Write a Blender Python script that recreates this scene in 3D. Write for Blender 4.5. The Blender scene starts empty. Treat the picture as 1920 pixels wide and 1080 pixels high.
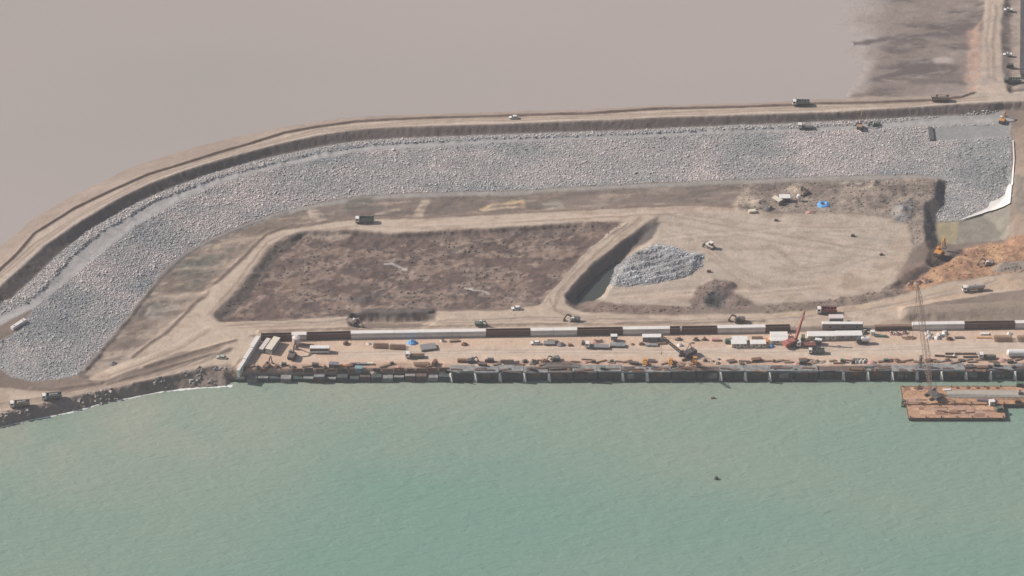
import bpy, bmesh, math, random
import numpy as np
from mathutils import Vector, Matrix
from mathutils.geometry import delaunay_2d_cdt

# ------------------------------------------------------------------ camera, sky, sun
R = math.radians
scene = bpy.context.scene
COL = scene.collection
DIP, DIST, FPX = R(35.0), 1500.0, 5850.0            # view dip, distance to the site, focal length in photo pixels
CAM = Vector((0, -DIST*math.cos(DIP), DIST*math.sin(DIP)))
cd = bpy.data.cameras.new('camera'); cam = bpy.data.objects.new('camera', cd); COL.objects.link(cam)
cam.location = CAM; cam.rotation_euler = (R(90)-DIP, 0, 0)
cd.sensor_width = 36; cd.lens = 36*FPX/1920; cd.clip_start = 5; cd.clip_end = 20000
scene.camera = cam
SUN_EL, SHADOW_AZ = R(36), R(-14)                   # shadows fall to the right and slightly towards the sea
sdir = Vector((math.cos(SHADOW_AZ)*math.cos(SUN_EL), math.sin(SHADOW_AZ)*math.cos(SUN_EL), -math.sin(SUN_EL)))
world = bpy.data.worlds.new('World'); scene.world = world; world.use_nodes = True
wn = world.node_tree; bg = wn.nodes['Background']
sky = wn.nodes.new('ShaderNodeTexSky'); sky.sky_type = 'NISHITA'; sky.sun_disc = False
sky.sun_elevation = SUN_EL
sky.sun_rotation = math.atan2(-sdir.x, -sdir.y)
sky.air_density = 1.0; sky.dust_density = 2.5
wn.links.new(sky.outputs[0], bg.inputs[0]); bg.inputs[1].default_value = 0.075
sl = bpy.data.lights.new('sun', 'SUN'); sl.energy = 5.0; sl.angle = R(0.6); sl.color = (1.0, 0.925, 0.865)
so = bpy.data.objects.new('sun', sl); COL.objects.link(so)
so.rotation_euler = sdir.to_track_quat('-Z', 'Y').to_euler(); so.location = (-300, 100, 400)
vs = scene.view_settings; vs.view_transform = 'Standard'; vs.look = 'None'; vs.gamma = 1; vs.use_curve_mapping = False
vs.exposure = 0.12

# ------------------------------------------------------------------ photo pixel -> world
def ray(px, py):
    a, b = (px-960)/FPX, (540-py)/FPX
    return Vector((a, math.cos(DIP)+b*math.sin(DIP), -math.sin(DIP)+b*math.cos(DIP)))
def PZ(px, py, z):
    d = ray(px, py); t = (z-CAM.z)/d.z
    return CAM+d*t

# ------------------------------------------------------------------ numpy noise
def _hash(ix, iy, seed):
    h = (ix.astype(np.int64)*374761393 + iy.astype(np.int64)*668265263 + seed*1442695041) & 0xffffffff
    h = ((h ^ (h >> 13))*1274126177) & 0xffffffff
    h = (h ^ (h >> 16)) & 0xffff
    return h/65535.0
def vnoise(x, y, seed=0):
    ix, iy = np.floor(x), np.floor(y); fx, fy = x-ix, y-iy
    fx, fy = fx*fx*(3-2*fx), fy*fy*(3-2*fy)
    a, b = _hash(ix, iy, seed), _hash(ix+1, iy, seed)
    c, d = _hash(ix, iy+1, seed), _hash(ix+1, iy+1, seed)
    return (a+(b-a)*fx)*(1-fy)+(c+(d-c)*fx)*fy
def fbm(x, y, size, octv=4, seed=0, gain=0.5):
    s, amp, tot, f = 0, 1.0, 0, 1.0/size
    ca, sa = math.cos(0.6), math.sin(0.6)
    u, v = np.asarray(x, float), np.asarray(y, float)
    for o in range(octv):
        s = s+amp*(vnoise(u*f+17.3*o, v*f-9.1*o, seed+o)-0.5); tot += amp
        u, v = u*ca-v*sa, u*sa+v*ca
        amp *= gain; f *= 2
    return s/tot*2.0                                   # about -1..1
def sstep(a, b, x):
    t = np.clip((x-a)/(b-a), 0, 1); return t*t*(3-2*t)

# ------------------------------------------------------------------ breaklines of the site (photo x, photo y, height)
TIN = []
def line(pts, z=None, step=2.0):
    W = [PZ(p[0], p[1], p[2] if z is None else z) for p in pts]
    for a, b in zip(W[:-1], W[1:]):
        n = max(1, int((b-a).length/step))
        for i in range(n): TIN.append(a+(b-a)*(i/n))
    TIN.append(W[-1])
def sh(pts, dx, dy): return [(p[0]+dx, p[1]+dy) for p in pts]

OB = [(-90,585),(-40,545),(0,505),(28,480),(64,438),(139,391),(208,358),(278,327),(347,306),(417,284),(467,270),(533,249),(600,237),(667,228),(733,224),(800,221),(913,218),(1047,214),(1100,213),(1233,204),(1367,201),(1478,197),(1529,194),(1610,193),(1697,190),(1743,188),(1803,182),(1826,174)]
CI = [(-90,610),(-40,572),(0,536),(40,500),(69,474),(83,460),(156,411),(222,372),(278,345),(347,319),(417,298),(480,281),(533,267),(600,253),(667,243),(733,238),(800,236),(913,233),(1047,228),(1180,223),(1233,220),(1367,216),(1460,213),(1572,210),(1622,206),(1697,202),(1769,197),(1826,193),(1883,191)]
DF = [(-90,632),(-40,598),(0,566),(21,560),(62,522),(103,482),(167,430),(242,388),(306,358),(389,327),(480,301),(533,289),(600,275),(667,265),(733,260),(800,257),(913,253),(1047,248),(1180,244),(1233,241),(1367,235),(1460,232),(1560,227),(1635,224),(1697,220),(1769,217),(1849,214),(1880,206)]
MR = [(60,560),(87,535),(133,482),(194,432),(236,408),(286,379),(347,355),(400,334),(480,314),(533,301),(600,284),(700,270),(800,266),(913,260),(1047,256),(1180,251),(1322,244),(1478,239),(1640,231)]
RT = [(-60,640),(0,610),(62,579),(125,527),(187,478),(250,426),(347,371),(400,349),(467,328),(533,311),(600,299),(667,285),(733,279),(800,276),(913,269),(1047,263),(1180,258),(1233,257),(1367,249),(1500,246),(1697,239),(1860,232),(1895,230)]
RB = [(158,689),(208,631),(258,568),(300,514),(346,472),(400,443),(467,416),(533,394),(600,379),(667,368),(733,363),(800,361),(980,357),(1080,349),(1180,345),(1300,340),(1400,336),(1540,330),(1700,327),(1752,330)]
RBW = [(-60,660),(0,692),(21,707),(62,715),(110,711),(146,702)]
L1 = [(-90,560),(-40,505),(0,462),(64,410),(139,366),(208,332),(278,302),(347,281),(417,262),(480,249),(533,238),(600,227),(667,220),(733,216),(800,214),(913,211),(1047,207),(1180,202),(1233,198),(1367,195),(1478,191),(1529,187),(1580,187)]
line(sh(L1, -6, -26), 7.6, 4); line(L1, 8.95)
line(OB, 13.0); line(sh(OB, -1, -2), 12.9); line(CI, 13.0)
line(DF, 9.0); line(sh(MR, 0, -1), 9.5); line(sh(MR, 0, 3), 8.5); line(RT, 8.4)
line(RB, 2.7); line(sh(RB, 2, 7), 2.8); line(sh(RB, 3, 11), 2.4); line(RBW, 4.2)
# west end of the embankment, causeway and shore
line([(-90,640),(-20,600),(40,572)], 8.2); line([(-80,655),(0,640),(40,618),(58,590)], 8.0)
line([(-60,720),(0,705),(25,712)], 4.6); line([(-60,735),(0,728),(40,731),(130,735),(240,716),(330,696),(400,676)], 4.4)
RIPT = [(-60,796),(0,780),(12,775),(87,759),(112,751),(162,739),(240,724),(292,713),(375,692),(433,686)]
RIPW = [(-60,815),(0,801),(37,792),(87,782),(125,775),(162,765),(212,752),(250,745),(312,733),(370,728),(436,724)]
line(RIPT, 4.4); line(RIPW, -0.1); line(sh(RIPW, 0, 12), -3)
# west fields, dirt roads
RAL = [(250,672),(298,635),(327,613),(353,584),(393,551),(395,542),(442,500),(480,464),(498,444),(531,431),(564,427)]
RAR = [(404,602),(404,584),(431,555),(462,520),(498,473),(515,455),(538,440),(573,433)]
RBU = [(564,427),(603,420),(667,412),(773,411),(960,402),(1060,396),(1185,390),(1285,386),(1385,391)]
RBL = [(573,433),(652,431),(736,437),(848,431),(960,426),(1085,417),(1170,414)]
RCL = [(1175,419),(1120,457),(1095,480),(1060,520),(1027,555),(1018,570)]
RCR = [(1235,401),(1210,419),(1160,457),(1110,497),(1060,553),(1060,570),(1080,581),(1100,586)]
RDU = [(404,602),(431,604),(540,600),(655,594)]
RDU2 = [(820,584),(900,583),(960,581),(1018,570)]
RDU3 = [(1100,586),(1180,590),(1260,591),(1440,588),(1530,581),(1620,570),(1680,556),(1700,545)]
line(RAL, 4.5); line(sh(RAL,-3,-3), 4.4); line(sh(RAL,-8,-7), 3.0); line(RAR, 4.5)
line([(420,598),(445,578),(486,527),(520,478),(570,443)], 2.2)
line(RBU, 4.4); line(sh(RBU,0,-3), 4.3); line(sh(RBU,0,-8), 2.7); line(RBL, 4.4); line(sh(RBL,2,9)[:-1], 2.5)
line(RCL, 4.5); line(sh(RCL,-7,-1)[1:], 2.4); line(RCR, 4.5)
line(RDU, 4.8); line(sh(RDU,6,-5)[1:], 2.4); line(RDU2, 4.8); line(sh(RDU2,0,-5)[:-1], 2.5); line(RDU3, 4.9)
line([(480,580),(620,570),(800,560),(960,560)], 2.2, 6); line([(560,520),(700,500),(900,500),(1010,520)], 2.1, 6); line([(620,455),(760,460),(920,452),(1080,440)], 2.1, 6)
# trench with a cut face behind the wall
line([(660,586),(749,586),(817,586)], 4.9); line([(663,604),(749,604),(800,601),(812,597)], 0.9); line([(664,613),(749,613),(790,612)], 1.0); line([(822,598),(810,608),(800,614)], 4.6); line([(652,600),(655,612)], 4.6)
# depression between the diagonal road and the sandy pad
line([(1218,430,3.0),(1173,477,-.4),(1124,520,-1.8),(1084,560,-1.8),(1082,574,.3)]); line([(1236,419,3.7),(1224,447,3.2),(1197,470,1.5),(1168,498,-.5),(1146,527,-1.2),(1126,557,-1.0),(1104,573,.6)])
line([(1243,416),(1232,448),(1204,470),(1172,500),(1152,528),(1134,555),(1114,574)], 3.6)
line([(1110,577),(1200,582),(1300,583)], 4.6); line([(1115,570),(1200,574),(1300,576)], 3.7)
# sandy pad
for y, xs in ((410,(1260,1400,1550,1690)),(450,(1340,1450,1580,1690)),(500,(1350,1450,1580,1680)),(545,(1200,1300,1440,1560,1650))):
    line([(x, y) for x in xs], 3.7, 8)
line([(1385,398),(1500,396),(1620,390),(1700,390)], 3.8)
line([(1380,345),(1500,342),(1620,338),(1735,338)], 3.2)
# excavation lined with rock in the north-east corner, steep shaded west face
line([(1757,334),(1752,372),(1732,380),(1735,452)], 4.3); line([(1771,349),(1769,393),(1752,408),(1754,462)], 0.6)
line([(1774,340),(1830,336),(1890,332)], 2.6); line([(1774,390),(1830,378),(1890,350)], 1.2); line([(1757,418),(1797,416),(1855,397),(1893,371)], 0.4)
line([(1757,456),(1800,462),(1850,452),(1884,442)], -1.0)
line([(1903,300,6.0),(1903,345,4.6),(1902,400,4.2),(1896,440,4.0)]); line([(1899,232,9.0),(1900,262,7.6)]); line([(1930,232,9.2),(1930,300,7.5),(1930,400,7.0),(1935,440,6.5)]); line([(1990,220),(1990,330),(1990,440)], 8.0)
line([(1886,452),(1850,466),(1800,476),(1745,504)], 0.4); line([(1690,536),(1742,510),(1800,480)], 1.8); line([(1680,525),(1735,492),(1742,470)], 3.9)
line([(1700,540),(1760,512),(1830,505),(1890,480),(1925,470)], 3.2); line([(1705,548),(1780,528),(1850,520),(1930,498)], 5.0)
line([(1680,575),(1760,560),(1850,548),(1990,528)], 5.0)
line([(1700,578),(1760,574),(1850,570),(1990,560)], 7.6); line([(1700,590),(1760,586),(1850,578),(1990,572)], 7.4); line([(1690,602),(1760,603),(1850,600),(1990,596)], 5.0)
# quay yard
WB = [(487,640),(650,636),(890,632),(1100,629),(1320,626),(1550,622),(1720,619),(1920,616),(2020,615),(2400,611)]
line(sh(WB,0,-13), 5.0); line(WB, 5.0); line(sh(WB,0,25), 5.0, 6); line(sh(WB,0,45), 5.0, 6)
line([(404,625),(450,627),(487,627)], 4.8); line([(420,690),(450,650),(480,628)], 4.8)
line([(440,688),(843,684),(1920,680),(2030,679),(2400,678)], 5.0); line([(440,693),(843,690),(1920,686),(2030,685),(2400,684)], 5.0)
_q = [PZ(px, py, 5.0) for px, py in ((440,693),(843,690),(1920,686),(2030,685),(2400,684))]
for _a, _b in zip(_q[:-1], _q[1:]):
    _n = int((_b-_a).length/2)
    for _i in range(_n+1):
        _p = _a+(_b-_a)*(_i/_n); TIN.append(Vector((_p.x, _p.y-1.2, -4)))
# crest fork, mud flat and northern track at the top right
line([(1826,174),(1838,150),(1838,90),(1852,0),(1860,-90)], 12.6); line([(1888,170),(1880,130),(1876,60),(1884,0),(1890,-90)], 12.6)
line([(1896,176),(1896,120),(1896,0),(1902,-90)], 11.0); line([(2000,178),(2000,90),(2000,-90)], 11.0)
line([(1826,168),(1815,120),(1822,60),(1838,0),(1846,-90)], 11.0)
line([(1883,191),(1925,190),(2000,190)], 13.0); line([(1883,174),(1925,172),(2000,172)], 13.0); line([(1895,206),(1925,210),(2000,212)], 9.0)
line([(1600,182),(1700,180),(1800,170)], 9.6); line([(1640,150),(1660,90),(1680,40),(1690,-90)], 9.5, 6); line([(1596,165),(1604,140),(1622,118),(1592,96),(1608,72),(1578,46),(1600,20),(1572,-10),(1560,-90)], 9.0, 6); line([(1530,150),(1535,90),(1520,40),(1490,-90)], 8.4, 6)
line([(1740,150),(1760,90),(1770,0),(1775,-90)], 10.0, 6)

# ------------------------------------------------------------------ height field on a grid
DX = 0.7
GX0, GX1, GY0, GY1 = -345.0, 345.0, -128.0, 330.0
nx, ny = int((GX1-GX0)/DX)+1, int((GY1-GY0)/DX)+1
gx = GX0+np.arange(nx)*DX; gy = GY0+np.arange(ny)*DX
XX, YY = np.meshgrid(gx, gy)
for a, b, z in ((GX0,GY0,-4),(GX1,GY0,-4),(0,GY0,-4),(-170,GY0,-4),(170,GY0,-4),(GX0,GY1,7.6),(0,GY1,7.6),(150,GY1,8),(GX1,GY1,11),(-170,GY1,7.6),(GX0,120,7.6),(GX0,-40,6),(GX0,-90,4)):
    TIN.append(Vector((a, b, z)))
for _py, _z in ((-90,11),(90,11),(172,13),(190,13),(212,9),(330,8),(440,6.5),(500,5),(530,5),(560,7.6),(572,7.4),(596,5)): TIN.append(PZ(2250, _py, _z))
seen, pts2, zz = set(), [], []
for p in TIN:
    k = (round(p.x*2), round(p.y*2))
    if k in seen: continue
    seen.add(k); pts2.append(Vector((p.x, p.y))); zz.append(p.z)
vo, eo, fo, ov, oe, of = delaunay_2d_cdt(pts2, [], [], 0, 1e-4)
vz = [zz[o[0]] if o else 0 for o in ov]
H = np.full((ny, nx), np.nan)
for f in fo:
    (ax, ay), (bx, by), (cx, cy) = vo[f[0]], vo[f[1]], vo[f[2]]
    i0 = max(0, int(math.floor((min(ax,bx,cx)-GX0)/DX))); i1 = min(nx-1, int(math.ceil((max(ax,bx,cx)-GX0)/DX)))
    j0 = max(0, int(math.floor((min(ay,by,cy)-GY0)/DX))); j1 = min(ny-1, int(math.ceil((max(ay,by,cy)-GY0)/DX)))
    if i1 < i0 or j1 < j0: continue
    x, y = XX[j0:j1+1, i0:i1+1], YY[j0:j1+1, i0:i1+1]
    d = (by-cy)*(ax-cx)+(cx-bx)*(ay-cy)
    if abs(d) < 1e-9: continue
    l1 = ((by-cy)*(x-cx)+(cx-bx)*(y-cy))/d; l2 = ((cy-ay)*(x-cx)+(ax-cx)*(y-cy))/d; l3 = 1-l1-l2
    m = (l1 >= -1e-6) & (l2 >= -1e-6) & (l3 >= -1e-6)
    H[j0:j1+1, i0:i1+1][m] = (l1*vz[f[0]]+l2*vz[f[1]]+l3*vz[f[2]])[m]
H[np.isnan(H)] = 7.6
def blur(A, n=1):
    for _ in range(n):
        B = np.pad(A, 1, mode='edge')
        A = (B[:-2,1:-1]+B[2:,1:-1]+B[1:-1,:-2]+B[1:-1,2:]+4*B[1:-1,1:-1])/8
    return A
H = blur(H, 2)
def hgt(x, y, A=None):
    A = H if A is None else A
    u, v = min(max((x-GX0)/DX, 0), nx-1.001), min(max((y-GY0)/DX, 0), ny-1.001)
    i, j = int(u), int(v); a, b = u-i, v-j
    return (A[j,i]*(1-a)+A[j,i+1]*a)*(1-b)+(A[j+1,i]*(1-a)+A[j+1,i+1]*a)*b
def G(px, py):                                        # the ground point seen at a photo pixel: march down the ray
    d = ray(px, py); t = (16-CAM.z)/d.z
    for _ in range(120):
        p = CAM+d*t; h = hgt(p.x, p.y)
        if p.z <= h+0.02: break
        t += max(0.03, (p.z-h)*0.6/-d.z*0.7)
    return Vector((p.x, p.y, hgt(p.x, p.y)))
def GW(pts): return np.array([[*G(px, py)[:2]] for px, py in pts])

# ------------------------------------------------------------------ zones: soft masks of polygons and lines on the ground
JN = fbm(XX, YY, 5.0, 3, 77)
def seg_dist(P, closed):
    n = len(P); D = np.full(XX.shape, 1e9)
    for k in range(n if closed else n-1):
        a, b = P[k], P[(k+1) % n]; ab = b-a; L = max(1e-9, ab@ab)
        t = np.clip(((XX-a[0])*ab[0]+(YY-a[1])*ab[1])/L, 0, 1)
        D = np.minimum(D, (XX-a[0]-t*ab[0])**2+(YY-a[1]-t*ab[1])**2)
    return np.sqrt(D)
def _sub(P, pad):
    i0 = max(0, int((P[:,0].min()-pad-GX0)/DX)); i1 = min(nx, int((P[:,0].max()+pad-GX0)/DX)+2)
    j0 = max(0, int((P[:,1].min()-pad-GY0)/DX)); j1 = min(ny, int((P[:,1].max()+pad-GY0)/DX)+2)
    return i0, i1, j0, j1
def _dist(P, closed, x, y):
    n = len(P); D = np.full(x.shape, 1e9); ins = np.zeros(x.shape, bool)
    for k in range(n if closed else n-1):
        a, b = P[k], P[(k+1) % n]; ab = b-a; L = max(1e-9, ab@ab)
        t = np.clip(((x-a[0])*ab[0]+(y-a[1])*ab[1])/L, 0, 1)
        D = np.minimum(D, (x-a[0]-t*ab[0])**2+(y-a[1]-t*ab[1])**2)
        if closed and a[1] != b[1]:
            c = ((a[1] > y) != (b[1] > y)) & (x < (b[0]-a[0])*(y-a[1])/(b[1]-a[1])+a[0]); ins ^= c
    return np.sqrt(D), ins
def area(pts, soft=0.8, jit=0.6, world=False):
    P = np.array(pts) if world else GW(pts); M = np.zeros(XX.shape)
    i0, i1, j0, j1 = _sub(P, soft+jit+1)
    if i1 <= i0 or j1 <= j0: return M
    D, ins = _dist(P, True, XX[j0:j1,i0:i1], YY[j0:j1,i0:i1])
    s = np.where(ins, D, -D)+JN[j0:j1,i0:i1]*jit
    M[j0:j1,i0:i1] = sstep(-soft, soft, s); return M
def stripe(pts, w, soft=0.5, jit=0.3):
    P = GW(pts); M = np.zeros(XX.shape); i0, i1, j0, j1 = _sub(P, w+soft+jit+1)
    if i1 <= i0 or j1 <= j0: return M
    D, _ = _dist(P, False, XX[j0:j1,i0:i1], YY[j0:j1,i0:i1])
    M[j0:j1,i0:i1] = 1-sstep(w-soft, w+soft, D+JN[j0:j1,i0:i1]*jit); return M

# ------------------------------------------------------------------ helpers: tagging, materials
def tag(o, label=None, cat=None, group=None, kind=None):
    if label: o['label'] = label
    if cat: o['category'] = cat
    if group: o['group'] = group
    if kind: o['kind'] = kind
    return o
def node_mat(name):
    m = bpy.data.materials.new(name); m.use_nodes = True
    n = m.node_tree; b = n.nodes['Principled BSDF']; return m, n, b
def ground_mat(name, scale, bump, amount=0.35, rough=0.95):
    m, n, b = node_mat(name)
    at = n.nodes.new('ShaderNodeAttribute'); at.attribute_name = 'Col'
    tc = n.nodes.new('ShaderNodeNewGeometry')
    no = n.nodes.new('ShaderNodeTexNoise'); no.inputs['Scale'].default_value = scale; no.inputs['Detail'].default_value = 6; no.inputs['Roughness'].default_value = 0.65
    n.links.new(tc.outputs['Position'], no.inputs['Vector'])
    mr = n.nodes.new('ShaderNodeMapRange'); mr.inputs[1].default_value = 0.25; mr.inputs[2].default_value = 0.75; mr.inputs[3].default_value = 1-amount; mr.inputs[4].default_value = 1+amount
    n2 = n.nodes.new('ShaderNodeTexNoise'); n2.inputs['Scale'].default_value = scale*.28; n2.inputs['Detail'].default_value = 8; n2.inputs['Roughness'].default_value = .7; n2.inputs['Distortion'].default_value = .8
    n.links.new(tc.outputs['Position'], n2.inputs['Vector'])
    av = n.nodes.new('ShaderNodeMath'); av.operation = 'MULTIPLY_ADD'; av.inputs[1].default_value = .5
    hv = n.nodes.new('ShaderNodeMath'); hv.operation = 'MULTIPLY'; hv.inputs[1].default_value = .5
    n.links.new(n2.outputs[0], hv.inputs[0]); n.links.new(no.outputs[0], av.inputs[0]); n.links.new(hv.outputs[0], av.inputs[2])
    n.links.new(av.outputs[0], mr.inputs[0])
    mx = n.nodes.new('ShaderNodeVectorMath'); mx.operation = 'SCALE'
    n.links.new(at.outputs['Color'], mx.inputs[0]); n.links.new(mr.outputs[0], mx.inputs['Scale'])
    n.links.new(mx.outputs[0], b.inputs['Base Color'])
    b.inputs['Roughness'].default_value = rough; b.inputs['Specular IOR Level'].default_value = 0.15
    bp = n.nodes.new('ShaderNodeBump'); bp.inputs['Strength'].default_value = 0.6; bp.inputs['Distance'].default_value = bump
    n.links.new(no.outputs[0], bp.inputs['Height']); n.links.new(bp.outputs[0], b.inputs['Normal'])
    return m

# ------------------------------------------------------------------ ground colours (soil colours, some faces and lines darkened for shade) and relief
N1 = fbm(XX, YY, 40, 4, 1); N2 = fbm(XX, YY, 12, 4, 2); N3 = fbm(XX, YY, 3.2, 3, 3); N4 = fbm(XX, YY*2.2, 9, 4, 4, 0.6)
N5 = fbm(XX*0.25, YY, 4.0, 4, 5)                       # drawn out along the quay: wheel tracks
N6 = fbm(XX, YY*1.8, 22, 5, 6, 0.62)
NS = fbm(XX*.6+YY*.15, YY*1.6, 26, 6, 61, .62)
def rgb(*c): return np.array(c)
C = np.zeros(XX.shape+(3,)); C[:] = rgb(.205, .160, .130)
C *= (1+0.22*N1+0.2*N2)[..., None]
AMP = np.full(XX.shape, 0.22); ZID = np.zeros(XX.shape, int); NAMES = ['ground']
def paint(M, col, var=0.12, noise=None, amp=None, name=None, k=1.0):
    global C, AMP
    nz = N2 if noise is None else noise
    c = rgb(*col)*(1+var*nz+0.06*N3)[..., None]
    C = C+(c-C)*(M*k)[..., None]
    if amp is not None: AMP = AMP+(amp-AMP)*M
    if name:
        if name not in NAMES: NAMES.append(name)
        ZID[M > 0.5] = NAMES.index(name)
    return M
SAND = (.43, .345, .272); GREY = (.34, .325, .305)
rev = lambda p: list(reversed(p))
# mud flat beyond the embankment
mf = sstep(120, 160, XX)*sstep(140, 165, YY)*sstep(9.05, 9.6, H+.35*NS)
paint(sstep(120, 150, XX)*sstep(140, 165, YY), (.375,.325,.300), .03, N6, .10, 'mud_flat'); paint(mf, (.225, .182, .160), .4, NS, .2, 'mud_flat')
paint(mf*sstep(.0, .25, -NS)*sstep(9.0, 9.4, H), (.118, .098, .092), .15, N2, None, None, .9)
paint(stripe([(1500,90),(1620,80),(1680,70),(1740,65),(1800,62)], 2.2, 1.6, 1.5), (.13,.11,.105), .1)
paint(stripe([(1640,150),(1690,135),(1710,122),(1735,112)], 2.0, 1.2, 1.2), (.13,.11,.105), .1)
paint(area([(1700,150),(1720,142),(1815,138),(1815,150),(1760,156),(1710,160)], 2, 1.5), (.17,.14,.125), .1)
paint(area([(1750,108),(1785,108),(1785,118),(1755,118)], 1.5, 1.5), (.36,.31,.28), .1)
paint(area([(1815,60),(1838,40),(1838,160),(1820,180),(1812,150)], 2, 2.5), (.34,.235,.185), .2, N3, .4)
paint(area([(1826,176),(1838,150),(1840,90),(1853,-60),(1885,-60),(1877,60),(1880,130),(1890,176)], 1.2, .6), (.46,.37,.30), .08, N3, .05, 'northern_track')
paint(area([(1893,-60),(1990,-60),(1990,165),(1896,165)], 2, 2), (.33,.27,.225), .25, N4, .3)
# embankment
paint(area(sh(L1,-3,-4)+rev(OB), 2, 1.2), (.315,.250,.208), .22, N6, .15, 'embankment')

paint(area(CI+rev(DF), .7, .3), (.165,.135,.120), .25, N4, .2, 'embankment')
paint(area(DF+rev(RT), .8, .4), (.315,.305,.295), .12, N3, .12, 'revetment_bench')
paint(stripe(sh(RT,0,-6), 1.7, .8, .3), (.37,.36,.345), .08, N3)
ROCKP = RT[2:]+[(1897,300),(1897,345),(1893,366),(1855,395),(1797,414),(1757,416)]+[(1757,400),(1772,384),(1775,338)]+rev(RB)+rev(RBW)+[(0,640),(40,618),(58,590)]
RM = paint(area(ROCKP, .8, .6), GREY, .14, N2, .18, 'rock_revetment')
SP = area([(1746,240),(1893,231),(1893,256),(1748,264)], .6, .2); RM = RM*(1-SP)
paint(SP, (.275,.272,.268), .04, N2, .03, 'revetment_bench')
paint(stripe(sh(RB,3,5), 1.9, .6, .3), (.30,.275,.25), .12, N3, .1)
paint(stripe(sh(RB[:8],2,2), .6, .4, .3), (.17,.15,.135), .1)  # shadow line of the toe berm, painted dark
paint(area(OB+rev(CI), .9, .35), (.47,.385,.31), .08, N3, .04, 'crest_road')
paint(area([(1803,182),(1826,172),(1890,172),(1990,170),(1990,192),(1883,192),(1826,193)], 1, .4), (.46,.38,.305), .08, N3, .04, 'crest_road')
paint(stripe(sh(CI,0,-2), .7, .4, .2), (.53,.44,.36), .05)
paint(stripe(sh(OB,0,1), .75, .45, .2), (.135,.095,.075), .1)
# west fields
paint(area([(150,700),(208,640),(262,570),(305,520),(350,480),(404,450),(470,424),(540,402),(605,388),(670,378),(740,372),(770,372),(770,406),(667,408),(600,416),(560,422),(500,440),(440,495),(390,540),(350,580),(320,610),(240,670)], 1, 1), (.205,.163,.133), .35, N6, .3)
paint(area([(330,520),(345,490),(370,478),(400,480),(385,500),(350,520)], 2, 3), (.125,.135,.11), .3, N3, .3, None, .8)
paint(area([(370,505),(420,470),(440,465),(400,520),(350,550),(335,545)], 2, 3), (.155,.145,.12), .4, N3, .3, None, .7)
paint(stripe([(400,462),(430,455),(470,448)], 1.8, 1.2, 1.4), (.36,.285,.22), .1)
paint(stripe([(290,553),(330,555),(392,546)], 2.0, 1, .6), (.38,.305,.245), .1, N3, .1)
paint(area([(275,575),(290,560),(320,563),(345,575),(335,592),(300,600),(272,590)], 1, 1.2), (.30,.265,.225), .15)
paint(stripe([(262,592),(276,575),(290,561),(318,563)], 1.3, .8, .8), (.135,.115,.10), .15)
paint(area([(150,700),(200,665),(230,660),(300,600),(360,560),(330,620),(260,675),(200,705)], 1.5, 1.5), (.31,.25,.205), .18, N4, .2)
# brown strip between the rock toe and the upper road
paint(area([(600,388),(740,372),(980,366),(1080,359),(1300,350),(1400,346),(1385,388),(1285,383),(1060,393),(960,399),(773,408),(667,409),(603,417)], 1, .8), (.185,.148,.125), .3, N6, .22)
paint(area([(1000,362),(1300,348),(1390,347),(1370,385),(1285,382),(1060,392)], 2, 1.5), (.21,.168,.142), .15, N6, .15)
paint(area([(792,374),(806,374),(797,392),(792,411),(770,411),(780,394)], .8, .4), (.42,.34,.26), .1, N3, .05)
paint(stripe([(900,393),(925,384),(960,380),(978,378),(983,390)], 1.1, .6, .7), (.50,.37,.22), .1)
paint(stripe([(905,394),(950,389),(980,391)], 1.0, .6, .8), (.46,.36,.26), .1)
paint(area([(1018,382),(1040,373),(1052,376),(1060,394),(1016,396)], 1, .6), (.30,.27,.225), .08)
paint(area([(655,376),(700,366),(710,388),(650,400),(638,392)], 2, 2), (.16,.145,.125), .2, N3)
paint(stripe([(705,402),(725,398),(745,394)], 1.3, .7, .8), (.38,.31,.25), .1)
paint(stripe([(690,384),(740,380),(770,378)], 1.0, .7, .8), (.34,.27,.22), .1)
paint(stripe([(590,398),(600,412)], 3.0, 1.4, 1.2), (.38,.31,.25), .15, N3)
# mud basin
MUD = [(404,603),(408,588),(431,558),(465,521),(501,475),(518,457),(541,443),(573,436),(652,433),(736,439),(848,433),(960,428),(1085,419),(1166,416),(1172,421),(1118,458),(1092,481),(1057,521),(1024,556),(1016,568),(960,578),(820,581),(655,592),(540,598)]
MM = area(MUD, .8, .5)
NM = fbm(XX+6*N2, YY*1.5+6*N4, 13, 5, 33, .6)
paint(MM, (.140, .100, .085), .35, N6, .75, 'mud_basin')
paint(MM*sstep(.0, .28, NM)*sstep(-.5, .1, N1+.25), (.27,.195,.150), .3, N3, None, None, .8)
paint(MM*(1-sstep(.0, .06, np.abs(NM-.1))), (.36,.275,.225), .1, N3, None, None, .7)
paint(MM*(1-sstep(.0, .05, np.abs(NM+.12))), (.095,.07,.06), .1, N3, None, None, .75)
paint(MM*sstep(.12, .3, N4)*sstep(-1, .2, N1+.3), (.285,.225,.185), .1, N3, None, None, .7)
paint(MM*sstep(.15, .3, fbm(XX, YY*2, 6, 4, 31, .6)), (.10,.078,.070), .1, N3, None, None, .8)
paint(area([(425,600),(445,575),(486,527),(520,478),(565,443),(560,438),(515,458),(500,475),(462,522),(431,557),(408,590)], 1, .6), (.165,.138,.115), .2, N3, .15)
paint(area([(568,441),(575,436),(640,433),(660,440),(650,452),(600,450)], 1, 1), (.30,.24,.195), .2, N3)
paint(area([(680,430),(740,440),(848,434),(960,429),(1110,418),(1130,428),(960,448),(800,450),(700,448)], 3, 2), (.135,.105,.093), .1, N3, None, None, .7)
paint(stripe([(724,495),(735,494),(748,500),(760,505)], .7, .4, .4), (.46,.42,.39), .1)
paint(stripe([(872,540),(890,545),(905,545),(915,550)], .6, .4, .4), (.46,.42,.38), .1)
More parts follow.
